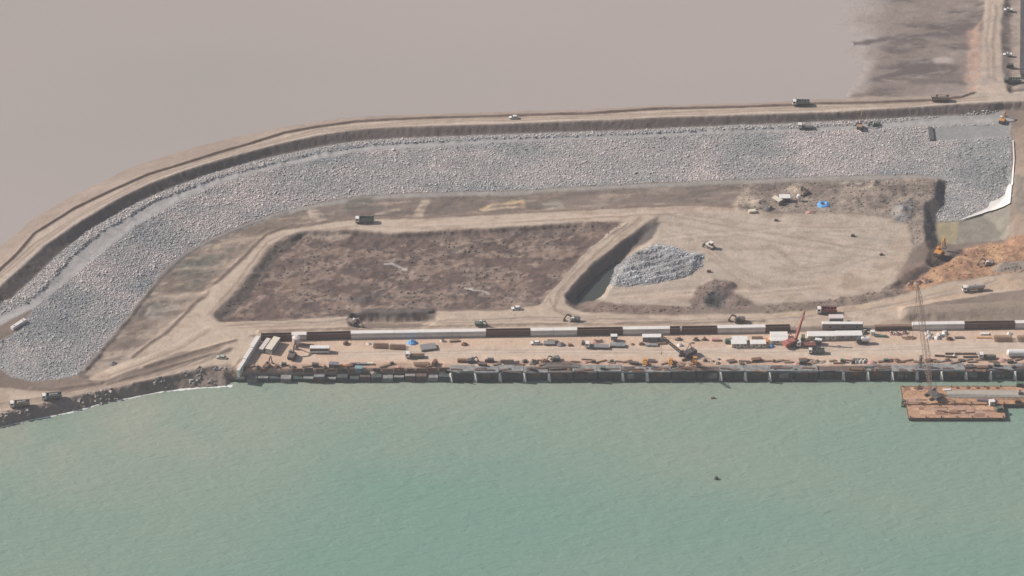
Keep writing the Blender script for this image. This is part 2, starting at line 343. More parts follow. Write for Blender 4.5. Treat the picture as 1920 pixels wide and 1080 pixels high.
paint(area([(640,560),(700,550),(725,548),(700,565),(680,572)], 1.5, 2), (.10,.082,.075), .15)
# sandy pad with heaps
PAD = [(1237,403),(1300,391),(1400,396),(1440,402),(1560,400),(1650,405),(1700,420),(1712,460),(1690,500),(1690,522),(1670,545),(1600,560),(1450,570),(1300,574),(1130,570),(1118,556),(1140,520),(1165,490),(1190,468),(1225,446)]
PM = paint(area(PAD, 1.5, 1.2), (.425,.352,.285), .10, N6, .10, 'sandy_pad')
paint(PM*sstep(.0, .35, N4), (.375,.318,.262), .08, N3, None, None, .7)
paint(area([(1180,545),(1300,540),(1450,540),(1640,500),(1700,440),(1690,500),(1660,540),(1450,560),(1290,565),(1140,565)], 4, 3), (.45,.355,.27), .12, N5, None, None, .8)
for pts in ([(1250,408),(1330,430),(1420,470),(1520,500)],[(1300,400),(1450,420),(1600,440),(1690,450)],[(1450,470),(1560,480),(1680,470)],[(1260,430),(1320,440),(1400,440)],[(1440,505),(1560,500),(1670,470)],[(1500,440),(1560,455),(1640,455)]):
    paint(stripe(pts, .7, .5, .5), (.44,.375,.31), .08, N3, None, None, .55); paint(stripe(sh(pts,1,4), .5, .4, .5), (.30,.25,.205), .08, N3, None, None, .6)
paint(area([(1210,419),(1240,416),(1222,447),(1188,464),(1162,488),(1138,521),(1118,552),(1082,573),(1060,558),(1110,500),(1160,460)], .8, .6), (.13,.115,.105), .15, N3, .15)  # shade of the depression put into a darker soil colour
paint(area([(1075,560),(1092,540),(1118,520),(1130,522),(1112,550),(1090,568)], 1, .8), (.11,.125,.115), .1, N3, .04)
paint(area([(1062,572),(1100,570),(1180,572),(1290,576),(1300,584),(1200,588),(1100,585)], 1, 1), (.21,.155,.128), .3, N3, .8)
paint(area([(1295,560),(1310,535),(1340,524),(1372,530),(1385,550),(1420,565),(1400,582),(1300,584)], 2, 2), (.195,.15,.125), .25, N3, .4)
paint(area([(1322,560),(1340,552),(1358,558),(1362,570),(1345,578),(1325,575)], 1, 1.2), (.085,.088,.085), .15, N3, .3)
paint(area([(1430,572),(1540,566),(1650,545),(1690,535),(1690,552),(1620,568),(1520,580),(1430,586)], 1.5, 1.5), (.225,.175,.14), .3, N4, .8)
# lumpy ground below the rock toe, north-east
NE = [(1390,347),(1540,340),(1700,335),(1752,335),(1748,372),(1730,380),(1733,452),(1716,470),(1704,420),(1650,404),(1560,396),(1440,396),(1385,390)]
paint(area(NE, 1, 1), (.265,.218,.182), .28, N6, .45)
paint(area([(1400,348),(1540,342),(1560,360),(1500,375),(1400,372)], 3, 3), (.215,.172,.148), .2, N4)
paint(area([(1578,343),(1635,342),(1640,358),(1590,358)], 1.5, 1), (.40,.335,.27), .08)
paint(area([(1670,400),(1680,385),(1705,372),(1715,385),(1700,415),(1680,418)], 1.5, 1.5), (.24,.23,.22), .2, N3, .5)
paint(area([(1372,385),(1385,368),(1410,368),(1432,385),(1425,398),(1400,404),(1380,400)], 1.5, 1.2), (.40,.33,.26), .15, N3, .5)
paint(area([(1480,345),(1502,343),(1510,362),(1500,372),(1482,368)], 1.5, 1.2), (.36,.30,.24), .15, N3)
# north-east excavation
paint(area([(1757,334),(1776,338),(1772,384),(1755,400),(1756,453),(1734,453),(1732,380),(1750,372)], .6, .4), (.115,.105,.10), .1, N3, .12)  # steep west face, its shade painted in as darker soil
paint(area([(1757,418),(1797,416),(1793,458),(1756,452)], .8, .3), (.36,.31,.195), .1, N3, .04)
paint(area([(1797,416),(1855,397),(1894,374),(1893,440),(1850,452),(1793,458)], .8, .3), (.27,.245,.20), .1, N3, .04, 'lined_slope')
paint(area([(1897,240),(1990,225),(1990,450),(1893,446),(1899,400),(1900,345),(1900,300)], 1, .8), (.295,.225,.175), .25, N4, .3)
paint(area([(1903,330),(1925,330),(1925,400),(1902,400)], 2, 2), (.19,.165,.14), .2, N3)
RED = [(1690,535),(1740,505),(1770,480),(1800,470),(1850,455),(1892,446),(1990,440),(1990,500),(1850,518),(1780,527),(1705,547)]
paint(area(RED, 1.2, 1.2), (.315,.185,.12), .45, N4, 1.0)
paint(area(RED, 1, 1)*sstep(.08, .3, fbm(XX, YY*1.5, 7, 4, 81, .6)), (.47,.30,.18), .2, N3, None, None, .7)
paint(stripe([(1684,538),(1715,518),(1745,502),(1775,488),(1800,470)], 1.9, .9, .9), (.085,.07,.065), .2, N3, .3)
paint(area([(1690,500),(1740,490),(1760,470),(1745,500),(1690,535),(1670,540)], 1.5, 1.5), (.235,.168,.135), .2, N4, .3)
paint(area([(1850,462),(1885,455),(1880,475),(1850,485)], 1.5, 1.5), (.42,.26,.15), .2, N3)
paint(area([(1740,500),(1790,490),(1800,500),(1760,512)], 1.5, 1.5), (.40,.24,.14), .3, N3)
paint(area([(1860,505),(1880,495),(1990,470),(1990,495),(1870,512)], 1.2, .8), (.27,.235,.195), .12, N3, .1)
# roads
paint(area(RAL+[(573,433),(538,440),(515,455),(498,473),(462,520),(431,555),(404,584),(404,603),(440,604),(470,628),(440,660),(380,680),(240,716),(130,735),(60,735),(0,728),(-60,735),(-60,800),(0,784),(87,762),(162,742),(240,727),(292,716),(375,692),(420,680),(440,650),(340,660),(200,712),(160,712),(180,700),(250,672)], 1.0, .7), (.475,.38,.295), .12, N4, .10, 'haul_road')
paint(area([(-60,735),(0,727),(60,733),(130,736),(240,716),(330,697),(430,660),(470,630),(487,632),(440,690),(375,694),(292,716),(240,727),(162,742),(87,762),(0,784),(-60,800)], 1.0, .6), (.455,.365,.285), .14, N4, .10, 'haul_road')
paint(area(RBU+[(1440,400),(1300,400),(1240,402),(1210,419)]+[(1170,414),(1085,417),(960,426),(848,431),(736,437),(652,431),(573,433)], .9, .5), (.47,.38,.30), .10, N5, .05, 'haul_road')
paint(area([(1170,412),(1235,399),(1210,419),(1160,457),(1110,497),(1060,553),(1060,570),(1080,581),(1100,586),(1018,585),(1018,570),(1027,555),(1060,520),(1095,480),(1120,457)], .9, .5), (.46,.37,.29), .10, N3, .05, 'haul_road')
RD = [(404,603),(440,604),(540,600),(655,594),(657,612),(664,614),(790,613),(818,600),(820,585),(900,583),(960,581),(1018,570),(1100,586),(1180,590),(1260,591),(1440,588),(1530,581),(1620,570),(1680,556),(1705,548),(1780,528),(1850,520),(1990,495),(1990,532),(1850,552),(1760,566),(1690,580),(1690,604)]+rev(sh(WB,0,-11)[:7])+[(470,628),(440,620)]
paint(area(RD, .9, .6), (.465,.37,.285), .15, N5, .08, 'haul_road')
paint(area([(1440,592),(1530,585),(1620,574),(1690,560),(1850,525),(1990,500),(1990,528),(1850,548),(1700,575),(1500,600)], 1, .8), (.46,.345,.245), .08, N5)
paint(area([(1690,584),(1760,572),(1850,567),(1990,560),(1990,598),(1850,602),(1760,604),(1690,604)], .8, .5), (.285,.225,.178), .1, N3, .1)
for pts in (sh(RAR,-5,0)[1:], sh(RAL,9,3)[3:], sh(RBL,0,-6), sh(RBU,0,7), sh(RCL,6,0), sh(RCR,-7,-2)[1:5], [(430,612),(540,608),(650,603)], [(830,602),(1000,596),(1200,600),(1400,602),(1600,592)], [(60,750),(200,722),(330,705),(420,668)], [(260,690),(340,655),(400,625),(460,612)], [(10,745),(120,742),(250,715),(400,660)]):
    paint(stripe(pts, .8, .5, .4), (.50,.41,.325), .06, N3, None, None, .65)
for pts in ([(200,722),(280,700),(340,682),(430,656)], [(250,725),(330,707),(400,690)], sh(RBU,0,-2), sh(RAL,-1,-1), [(440,640),(405,650),(330,672),(270,690)], [(1030,560),(1040,580),(1060,592)], [(488,622),(650,617),(900,611),(1100,608),(1320,606),(1430,602)], [(540,604),(580,603)], [(1170,602),(1260,603),(1330,598)]):
    paint(stripe(pts, .75, .5, .4), (.235,.175,.138), .1, N3, None, None, .8)  # dark ruts, and the shade along berms and ridges painted as darker lines
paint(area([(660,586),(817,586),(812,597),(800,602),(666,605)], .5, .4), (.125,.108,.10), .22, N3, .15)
paint(area([(666,605),(800,602),(790,612),(664,612)], .5, .3), (.22,.175,.145), .1, N5, .05)
# quay yard
YARD = [(484,634)]+WB[:-1]+[(2300,612),(2300,690),(1990,692),(1920,693),(843,697),(440,708),(446,690)]
YM = paint(area(YARD, .7, .3, False), (.56,.41,.305), .14, N5, .06, 'quay_yard')
paint(area([(640,660),(760,655),(1000,650),(1300,652),(1600,645),(1990,636),(1990,662),(1600,668),(1300,668),(1000,668),(760,672),(640,675)], 3, 2), (.52,.43,.345), .08, N5, None, None, .85)
paint(area([(440,708),(450,692),(843,686),(1100,685),(1990,678),(1990,697),(843,701)], 1.5, 1.5), (.43,.285,.205), .35, N3, .15)
paint(YM*sstep(.2, .5, N5), (.60,.49,.38), .05, N3, None, None, .5)
# shore
RIPA = sh(RIPT,0,-2)+rev(sh(RIPW,0,14))
RP = paint(area(RIPA, .8, .8), (.25,.20,.168), .35, N4, .45, 'shore_slope')
paint(stripe([(330,705),(375,696),(430,690)], 2.2, 1.2, 1), (.27,.215,.175), .2, N3, .3)
_road = np.isin(ZID, [NAMES.index('haul_road'), NAMES.index('sandy_pad')])*1.0
paint(_road*sstep(.08, .4, N4+.5*N6), (.335,.255,.195), .15, N3, None, None, .6); paint(_road*sstep(.15, .4, -N4), (.52,.43,.345), .08, N3, None, None, .4)
AMP = AMP+_road*.1
# wheel tracks: bundles of wobbling ruts along the lines the lorries take
_tr = random.Random(21)
def ruts(pts, n, spread, dark=(.27,.205,.16), light=(.55,.45,.36), k=.5):
    for i in range(int(n*1.5)):
        off = _tr.uniform(-1, 1)*spread; ph = _tr.random()*6; amp = _tr.uniform(.5, 2.2)
        a = _tr.randrange(0, max(1, len(pts)-2)) if _tr.random() < .4 else 0
        q = []
        for (x0, y0), (x1, y1) in zip(pts[a:-1], pts[a+1:]):
            dx, dy = x1-x0, y1-y0; L = max(1, math.hypot(dx, dy)); m_ = max(1, int(L/30))
            for j in range(m_):
                t = j/m_; w = off+amp*math.sin(ph+(x0+dx*t)*.035); q.append((x0+dx*t-dy/L*w, y0+dy*t+dx/L*w*(.6)))
        if len(q) > 1:
            c = dark if _tr.random() < .6 else light
            paint(stripe(q, _tr.uniform(.3, .55), .35, .25), c, .05, N3, None, None, k*_tr.uniform(.6, 1.4))
mid = lambda A, B, n: [((a[0]+b[0])/2, (a[1]+b[1])/2) for a, b in zip(A[:n], B[:n])]
ruts([(398,592),(418,565),(447,530),(478,492),(505,458),(535,441),(565,431)], 9, 9)
ruts([(565,430),(660,421),(780,423),(960,414),(1085,406),(1200,400),(1300,395)], 10, 6)
ruts([(1205,408),(1165,437),(1128,470),(1085,510),(1048,550),(1040,580),(1075,592),(1160,597)], 8, 6)
ruts([(430,612),(560,607),(655,603),(820,604),(1000,597),(1160,600),(1300,603),(1440,600),(1560,592),(1680,572),(1780,548),(1900,522)], 16, 6)
ruts([(0,760),(87,748),(200,725),(300,702),(390,668),(450,628)], 9, 9); ruts([(200,700),(260,680),(330,650),(390,615),(430,610)], 8, 10)
ruts([(0,520),(69,458),(156,400),(278,336),(417,291),(600,245),(800,228),(1100,220),(1400,208),(1700,196),(1880,182)], 8, 4)
ruts([(1865,10),(1858,80),(1862,150),(1850,178)], 6, 9)
ruts([(640,664),(760,662),(1000,659),(1300,660),(1600,655),(1900,648)], 14, 7, (.40,.30,.23), (.62,.52,.42), .45)
for _p in ([(1250,408),(1330,425),(1450,445),(1600,470),(1690,480)], [(1240,450),(1340,440),(1500,430),(1680,430)], [(1340,500),(1450,490),(1560,500),(1660,510)], [(1330,470),(1380,510),(1440,540),(1540,545)], [(1450,470),(1500,505),(1560,500),(1640,470)], [(1150,560),(1280,545),(1400,548),(1560,535)]): ruts(_p, 7, 16, (.29,.232,.185), (.50,.42,.345), .42)
# torn, streaky ground where nothing was levelled
NR = fbm(XX*.5+YY*.3, YY*1.9-XX*.2, 8, 5, 71, .65)
RGH = np.clip(np.maximum(area([(600,388),(740,372),(980,366),(1080,359),(1300,350),(1400,346),(1385,388),(1285,383),(1060,393),(960,399),(773,408),(667,409),(603,417)], 1, .8), np.maximum(area(NE, 1, 1), area([(150,700),(208,640),(262,570),(305,520),(350,480),(404,450),(470,424),(540,402),(605,388),(600,416),(560,422),(500,440),(440,495),(390,540),(350,580),(320,610),(240,670)], 1, 1))), 0, 1)
paint(RGH*sstep(.12, .34, NR), (.33,.265,.212), .15, N3, None, None, .7); paint(RGH*sstep(.12, .34, -NR), (.125,.10,.088), .15, N3, None, None, .6)
paint(mf*sstep(.1, .35, NR)*sstep(9.3, 9.7, H), (.31,.265,.235), .1, N3, None, None, .5)
paint(area([(1295,562),(1308,540),(1338,526),(1372,530),(1384,552),(1410,566),(1395,580),(1300,582)], 1.2, 1.6), (.20,.152,.128), .3, N3)
paint(area([(1320,562),(1338,552),(1358,556),(1364,570),(1345,578),(1324,576)], .8, 1.0), (.10,.095,.09), .2, N3)
C = np.clip(C, 0.02, 0.9)

# relief
H0 = H.copy()
BERM = .75*stripe(sh(OB,0,-1), .9, .8, .15)+.6*stripe(sh(RAL,-3,-3), .9, .8, .15)*(1-stripe([(385,552),(400,540)], 3, 1, 0))+.45*stripe(sh(RBU,0,-3), .9, .8, .15)+.5*stripe(sh(RB[:8],2,4), .8, .7, .15)+.5*stripe(sh(RCL,-1,0), .8, .7, .2)
AMP = AMP*(1+.9*RGH)
BERM = BERM+sum(.7*stripe(q, .9, .8, .4) for q in ([(200,720),(280,698),(340,680),(430,654)], [(250,723),(330,705),(400,688)], [(440,638),(405,648),(330,670),(270,688)], [(60,728),(110,729),(190,718)], [(488,621),(650,616),(900,610),(1100,607),(1320,605),(1430,601)]))
REL = sstep(120, 150, XX)*sstep(150, 170, YY)*sstep(12, 10.5, H)*.28*NS+BERM+RGH*.5*np.abs(NR)+AMP*(0.55*fbm(XX, YY, 7, 4, 21)+0.6*fbm(XX, YY, 2.6, 3, 22))
REL += MM*0.9*np.maximum(0, NM)
REL += MM*0.5*np.maximum(0, fbm(XX, YY*1.6, 5, 3, 23)-.1)*1.6
def mound(px, py, r, h, sq=1.0, rot=0.0, sharp=1.3, seed=40):
    p = G(px, py); ca, sa = math.cos(rot), math.sin(rot)
    u, v = (XX-p.x)*ca+(YY-p.y)*sa, (-(XX-p.x)*sa+(YY-p.y)*ca)/sq
    d = np.sqrt(u*u+v*v)/r
    global REL
    REL = REL+h*np.clip(1-d*(1+0.25*JN), 0, 1)**sharp*(1+.3*fbm(XX, YY, 3, 3, seed))
mound(1395,388,6,2.2); mound(1420,384,5,2.4); mound(1492,358,5,3.0); mound(1692,398,6,3.2,1.3); mound(1700,378,4,1.6)
mound(1342,546,8,2.4,1.2,0,.8); mound(1368,536,4,2.6,1,0,.8); mound(1316,556,6,1.6,1,0,.8); mound(1340,566,5,-2.2,.6,.3,.9,44); mound(1352,570,4,-1.6,.7,-.4,.9,45); mound(1328,572,4,1.2,.7); mound(1385,566,7,1.2,.6)
mound(1250,582,14,1.4,.25); mound(1160,580,12,1.3,.25); mound(1500,575,16,1.0,.3); mound(1600,562,14,1.0,.3)
mound(1880,500,10,2.5,.5); mound(1760,505,10,1.5,.5); mound(1800,490,6,1.6); mound(1830,470,7,1.3); mound(1660,556,5,1.5); mound(1640,345,5,1.6); mound(1560,358,9,1.2,.4)
mound(685,562,7,1.6,.6); mound(720,556,6,1.3,.6); mound(310,572,8,-1.6,.7); mound(598,405,5,1.2); mound(1650,372,6,1.2); mound(1600,380,10,.8,.4)
# slumps and gullies: bend every slope and soil edge a little, furrow what is steep; the levelled yard stays put
SLP = np.hypot(*np.gradient(H0, DX)); STEEP = sstep(.22, .6, SLP)*(1-np.clip(RM*2, 0, 1))
REL = REL-STEEP*.22*np.abs(fbm(XX, YY, 3.4, 3, 101))*1.6+STEEP*.25*fbm(XX, YY, 1.6, 2, 102)
H = H+REL
WK = (1-np.clip(blur(YM, 6)*1.5, 0, 1))*(1-sstep(-58, -66, YY))
WK = WK*.55*(1-.8*np.clip(area(sh(OB,0,-6)+rev(sh(DF,0,4)), 4, 0), 0, 1))
WX, WY = WK*(1.5*fbm(XX, YY, 9, 3, 111)+.6*fbm(XX, YY, 2.6, 2, 112)), WK*(1.3*fbm(XX, YY, 9, 3, 113)+.6*fbm(XX, YY, 2.6, 2, 114))
_u, _v = np.clip((XX+WX-GX0)/DX, 0, nx-1.001), np.clip((YY+WY-GY0)/DX, 0, ny-1.001); _i, _j = _u.astype(int), _v.astype(int); _a, _b = _u-_i, _v-_j
warp = lambda A: (A[_j,_i]*(1-_a)+A[_j,_i+1]*_a)*(1-_b)+(A[_j+1,_i]*(1-_a)+A[_j+1,_i+1]*_a)*_b
H = warp(H); C = np.stack([warp(C[...,k]) for k in range(3)], -1)
ZN = np.gradient(H, DX)
nrm = np.stack([-ZN[1], -ZN[0], np.ones_like(H)], -1); nrm /= np.linalg.norm(nrm, axis=-1, keepdims=True)

MG = ground_mat('soil', 0.9, 0.5, 0.24)
LAGM = area([(p.x, p.y) for p in [PZ(x, y+2, 9.0) for x, y in OB]+[PZ(1990, 150, 9.0)]]+[(345, 330), (-345, 330)], .5, 0, True) > .5
keepq = ~((H < -2.6) & (YY < -20)) & ~((H < 8.2) & LAGM)
quad_ok = keepq[:-1,:-1] | keepq[1:,1:] | keepq[:-1,1:] | keepq[1:,:-1]
zq = ZID[:-1,:-1]
idx = np.arange(nx*ny).reshape(ny, nx)
GROUND = {}
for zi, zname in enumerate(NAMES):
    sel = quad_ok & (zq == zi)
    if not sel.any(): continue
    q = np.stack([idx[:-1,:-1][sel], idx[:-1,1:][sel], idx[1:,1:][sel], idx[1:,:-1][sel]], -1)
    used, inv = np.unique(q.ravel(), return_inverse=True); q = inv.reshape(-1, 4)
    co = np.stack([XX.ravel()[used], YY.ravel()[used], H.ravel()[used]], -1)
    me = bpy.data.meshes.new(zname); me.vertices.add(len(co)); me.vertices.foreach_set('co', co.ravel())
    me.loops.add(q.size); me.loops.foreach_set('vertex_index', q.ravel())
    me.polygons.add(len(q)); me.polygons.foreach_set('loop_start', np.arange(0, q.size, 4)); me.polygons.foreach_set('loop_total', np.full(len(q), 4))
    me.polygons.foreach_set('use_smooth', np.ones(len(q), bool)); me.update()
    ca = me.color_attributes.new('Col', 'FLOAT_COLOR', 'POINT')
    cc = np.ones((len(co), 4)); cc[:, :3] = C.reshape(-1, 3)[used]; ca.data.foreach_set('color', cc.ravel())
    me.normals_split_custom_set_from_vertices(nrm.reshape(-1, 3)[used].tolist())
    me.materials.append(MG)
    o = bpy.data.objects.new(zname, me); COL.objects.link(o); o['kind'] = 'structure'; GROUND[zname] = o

# ------------------------------------------------------------------ water
def poly_obj(name, pts, mat):
    bm = bmesh.new(); vsx = [bm.verts.new(p) for p in pts]; f = bm.faces.new(vsx); f.normal_update()
    if f.normal.z < 0: f.normal_flip()
    bmesh.ops.triangulate(bm, faces=bm.faces[:])
    me = bpy.data.meshes.new(name); bm.to_mesh(me); bm.free(); me.materials.append(mat)
    o = bpy.data.objects.new(name, me); COL.objects.link(o); return o
def water_mat(name, cols, rough, wave, height, big, stretch=(1,1,1), rotz=0.0, spec=.5, pos=(.35,.65)):
    m, n, b = node_mat(name); L = n.links.new
    ge = n.nodes.new('ShaderNodeNewGeometry')
    nb = n.nodes.new('ShaderNodeTexNoise'); nb.inputs['Scale'].default_value = big; nb.inputs['Detail'].default_value = 3
    mp0 = n.nodes.new('ShaderNodeMapping'); mp0.inputs['Scale'].default_value = (.55, 1.3, 1); mp0.inputs['Rotation'].default_value = (0, 0, R(-8))
    L(ge.outputs['Position'], mp0.inputs[0]); L(mp0.outputs[0], nb.inputs['Vector'])
    cr = n.nodes.new('ShaderNodeValToRGB'); e = cr.color_ramp.elements
    e[0].position, e[0].color = pos[0], (*cols[0], 1); e[1].position, e[1].color = pos[1], (*cols[1], 1)
    L(nb.outputs[0], cr.inputs[0]); L(cr.outputs[0], b.inputs['Base Color'])
    b.inputs['Roughness'].default_value = rough; b.inputs['IOR'].default_value = 1.33; b.inputs['Specular IOR Level'].default_value = spec
    mp = n.nodes.new('ShaderNodeMapping'); mp.inputs['Scale'].default_value = stretch; mp.inputs['Rotation'].default_value = (0, 0, rotz)
    L(ge.outputs['Position'], mp.inputs[0])
    h = None
    for k, (s, a) in enumerate(wave):
        t = n.nodes.new('ShaderNodeTexNoise'); t.inputs['Scale'].default_value = s; t.inputs['Detail'].default_value = 3; t.inputs['Distortion'].default_value = .6
        L(mp.outputs[0], t.inputs['Vector'])
        q = n.nodes.new('ShaderNodeMath'); q.operation = 'MULTIPLY'; q.inputs[1].default_value = a; L(t.outputs[0], q.inputs[0])
        if h is None: h = q
        else:
            ad = n.nodes.new('ShaderNodeMath'); L(h.outputs[0], ad.inputs[0]); L(q.outputs[0], ad.inputs[1]); h = ad
    bp = n.nodes.new('ShaderNodeBump'); bp.inputs['Strength'].default_value = 1; bp.inputs['Distance'].default_value = height
    L(h.outputs[0], bp.inputs['Height']); L(bp.outputs[0], b.inputs['Normal'])
    return m
M_SEA = water_mat('sea_water', ((.178,.290,.235), (.250,.305,.242)), .36, ((.20,1.0),(.55,.35),(.07,1.4)), .42, .0055, (1,2.3,1), R(-22), .35)
M_LAG = water_mat('slurry_water', ((.345,.318,.296), (.415,.352,.325)), .55, ((.15,1.0),), .03, .0022, (1,1,1), 0, .25)
sp = [PZ(px, py-7, 0.0) for px, py in RIPW]+[PZ(470, 712, 0), PZ(843, 708, 0), PZ(1920, 703, 0), PZ(2030, 702, 0), PZ(2400, 701, 0)]
sp = [Vector((-2600, sp[0].y, 0))]+sp+[Vector((2600, sp[-1].y, 0)), Vector((2600, -1000, 0)), Vector((-2600, -1000, 0))]
_n = M_SEA.node_tree; _bs = _n.nodes['Principled BSDF']; _ramp = _bs.inputs['Base Color'].links[0].from_socket   # silt stirred up along the western shore
_g = _n.nodes.new('ShaderNodeNewGeometry'); _sx = _n.nodes.new('ShaderNodeSeparateXYZ'); _n.links.new(_g.outputs['Position'], _sx.inputs[0])
def _mr(sock, a, b):
    m_ = _n.nodes.new('ShaderNodeMapRange'); m_.interpolation_type = 'SMOOTHSTEP'; m_.inputs[1].default_value = a; m_.inputs[2].default_value = b; _n.links.new(sock, m_.inputs[0]); return m_.outputs[0]
def _mu(a, b, op='MULTIPLY'):
    m_ = _n.nodes.new('ShaderNodeMath'); m_.operation = op
    for i_, q_ in enumerate((a, b)):
        if isinstance(q_, float): m_.inputs[i_].default_value = q_
        else: _n.links.new(q_, m_.inputs[i_])
    return m_.outputs[0]
_no = _n.nodes.new('ShaderNodeTexNoise'); _no.inputs['Scale'].default_value = .012; _no.inputs['Detail'].default_value = 5; _no.inputs['Distortion'].default_value = 1.2; _n.links.new(_g.outputs['Position'], _no.inputs['Vector'])
_f = _mu(_mu(_mr(_mu(_sx.outputs[1], _mu(_sx.outputs[0], -.12), 'ADD'), -165.0, -70.0), _mr(_sx.outputs[0], 190.0, -190.0)), _mr(_no.outputs[0], .25, .65))
_mx = _n.nodes.new('ShaderNodeMix'); _mx.data_type = 'RGBA'; _mx.inputs[7].default_value = (.300,.325,.262,1); _n.links.new(_f, _mx.inputs[0]); _n.links.new(_ramp, _mx.inputs[6]); _n.links.new(_mx.outputs[2], _bs.inputs['Base Color'])
tag(poly_obj('sea', sp, M_SEA), kind='structure')
lp = [PZ(a[0], (a[1]+b[1])/2-2, 9.0) for a, b in zip(OB, OB)]
lp = [PZ(x, y+4, 9.0) for x, y in OB]+[PZ(1990, 150, 9.0)]
lp = [Vector((-2600, lp[0].y-30, 9.0))]+lp+[Vector((2600, lp[-1].y, 9.0)), Vector((2600, 3600, 9.0)), Vector((-2600, 3600, 9.0))]
tag(poly_obj('lagoon', lp, M_LAG), kind='structure')

# land that goes on beyond the surveyed site, east and west of it
_m, _nn, _bb = node_mat('outer_soil'); _t = _nn.nodes.new('ShaderNodeTexNoise'); _t.inputs['Scale'].default_value = .05; _t.inputs['Detail'].default_value = 8; _gg = _nn.nodes.new('ShaderNodeNewGeometry'); _cr = _nn.nodes.new('ShaderNodeValToRGB')
_cr.color_ramp.elements[0].color = (.20,.155,.125,1); _cr.color_ramp.elements[1].color = (.40,.32,.255,1); _nn.links.new(_gg.outputs['Position'], _t.inputs['Vector']); _nn.links.new(_t.outputs[0], _cr.inputs[0]); _nn.links.new(_cr.outputs[0], _bb.inputs['Base Color']); _bb.inputs['Roughness'].default_value = .95
_ye = PZ(2322, 684, 5.0).y-1.0
tag(poly_obj('eastern_ground', [Vector(p) for p in ((344,_ye,4.9),(2600,_ye,4.9),(2600,330,9.6),(2600,3600,9.6),(344,3600,9.6),(344,330,9.6))], _m), kind='structure')
tag(poly_obj('western_ground', [Vector(p) for p in ((-344,-104,.6),(-344,-40,5.5),(-344,-10,9.3),(-2600,-10,9.3),(-2600,-40,5.5),(-2600,-104,.6))], _m), kind='structure')

# ------------------------------------------------------------------ stones
rng = np.random.default_rng(7)
CV = np.array([(x, y, z) for z in (-1, 1) for x, y in ((-1,-1),(1,-1),(1,1),(-1,1))])*.72
CF = np.array([(0,2,1),(0,3,2),(4,5,6),(4,6,7),(0,1,5),(0,5,4),(1,2,6),(1,6,5),(2,3,7),(2,7,6),(3,0,4),(3,4,7)])
IV, IF = CV, CF                                         # rough blocks of twelve triangles
def stones(name, P, size, cols, mat, parent=None, squash=.7):
    """P (n,3) seats, size (n,), cols (n,3): one mesh of irregular boulders."""
    n = len(P)
    base = np.stack([IV*(1+0.5*(rng.random((8,1))-.5))+.18*(rng.random((8,3))-.5) for _ in range(12)])
    V = base[rng.integers(0, 12, n)]*(0.7+.6*rng.random((n,1,3)))
    V[..., 2] *= squash
    a = rng.random(n)*6.283; t = (rng.random(n)-.5)*1.2
    ct, st = np.cos(t)[:,None], np.sin(t)[:,None]
    y, z = V[...,1]*ct-V[...,2]*st, V[...,1]*st+V[...,2]*ct; V = np.stack([V[...,0], y, z], -1)
    c, s = np.cos(a)[:,None], np.sin(a)[:,None]
    V = np.stack([V[...,0]*c-V[...,1]*s, V[...,0]*s+V[...,1]*c, V[...,2]], -1)
    V = V*size[:,None,None]+P[:,None,:]
    F = (IF[None]+8*np.arange(n)[:,None,None]).reshape(-1, 3)
    me = bpy.data.meshes.new(name); me.vertices.add(n*8); me.vertices.foreach_set('co', V.ravel())
    me.loops.add(F.size); me.loops.foreach_set('vertex_index', F.ravel())
    me.polygons.add(len(F)); me.polygons.foreach_set('loop_start', np.arange(0, F.size, 3)); me.polygons.foreach_set('loop_total', np.full(len(F), 3)); me.update()
    ca = me.color_attributes.new('Col', 'FLOAT_COLOR', 'POINT'); cc = np.ones((n*8, 4)); cc[:, :3] = np.repeat(cols, 8, 0); ca.data.foreach_set('color', cc.ravel())
    me.polygons.foreach_set('use_smooth', np.zeros(len(F), bool)); me.materials.append(mat)
    o = bpy.data.objects.new(name, me); COL.objects.link(o); o['kind'] = 'stuff'
    if parent: o.parent = parent
    return o
def bil(A, x, y):
    u, v = np.clip((x-GX0)/DX, 0, nx-1.001), np.clip((y-GY0)/DX, 0, ny-1.001)
    i, j = u.astype(int), v.astype(int); a, b = u-i, v-j
    return (A[j,i]*(1-a)+A[j,i+1]*a)*(1-b)+(A[j+1,i]*(1-a)+A[j+1,i+1]*a)*b
def scatter(M, step, thr=.5):
    xs = np.arange(GX0, GX1, step); ys = np.arange(GY0, GY1, step)
    x, y = np.meshgrid(xs, ys); x, y = x.ravel(), y.ravel()
    x = x+(rng.random(len(x))-.5)*step*1.1; y = y+(rng.random(len(y))-.5)*step*1.1
    k = bil(M, x, y) > thr*(.8+.4*rng.random(len(x))); return x[k], y[k]
M_STONE = ground_mat('rock', 1.6, 0.25, 0.25, .9)
def stone_cols(x, y, base, tone=.22, patch=.25, pink=0.5):
    n = len(x); b = rgb(*base)*np.ones((n,3))
    pt = fbm(x, y*1.6, 30, 5, 91, .6); b = b*(1+patch*pt)[:,None]
    b = b*(1+tone*(rng.random(n)*2-1))[:,None]
    w = np.clip(pt*pink+.06*(rng.random(n)-.5), -.3, .3)
    return np.clip(b*np.stack([1+.30*w, 1-.02*w, 1-.12*w], -1), .04, .75)
x, y = scatter(RM, .60)
sz = .22+.22*rng.random(len(x))**1.8+.28*(rng.random(len(x)) < .06)
stones('armour_rock', np.stack([x, y, bil(H, x, y)+sz*.12], -1), sz, stone_cols(x, y, (.43,.415,.404), .16, .5, .6), M_STONE, None, .48)
BEN = area(sh(DF,0,1)+rev(sh(MR,0,1)), .3, .2)
x, y = scatter(BEN, 1.0)
sz = .3+.3*rng.random(len(x)); stones('bench_rock', np.stack([x, y, bil(H, x, y)+sz*.1], -1), sz, stone_cols(x, y, (.43,.41,.39)), M_STONE)
x, y = scatter(RP*(.3+.7*(N3+.6*N2 > .12)), 1.2)
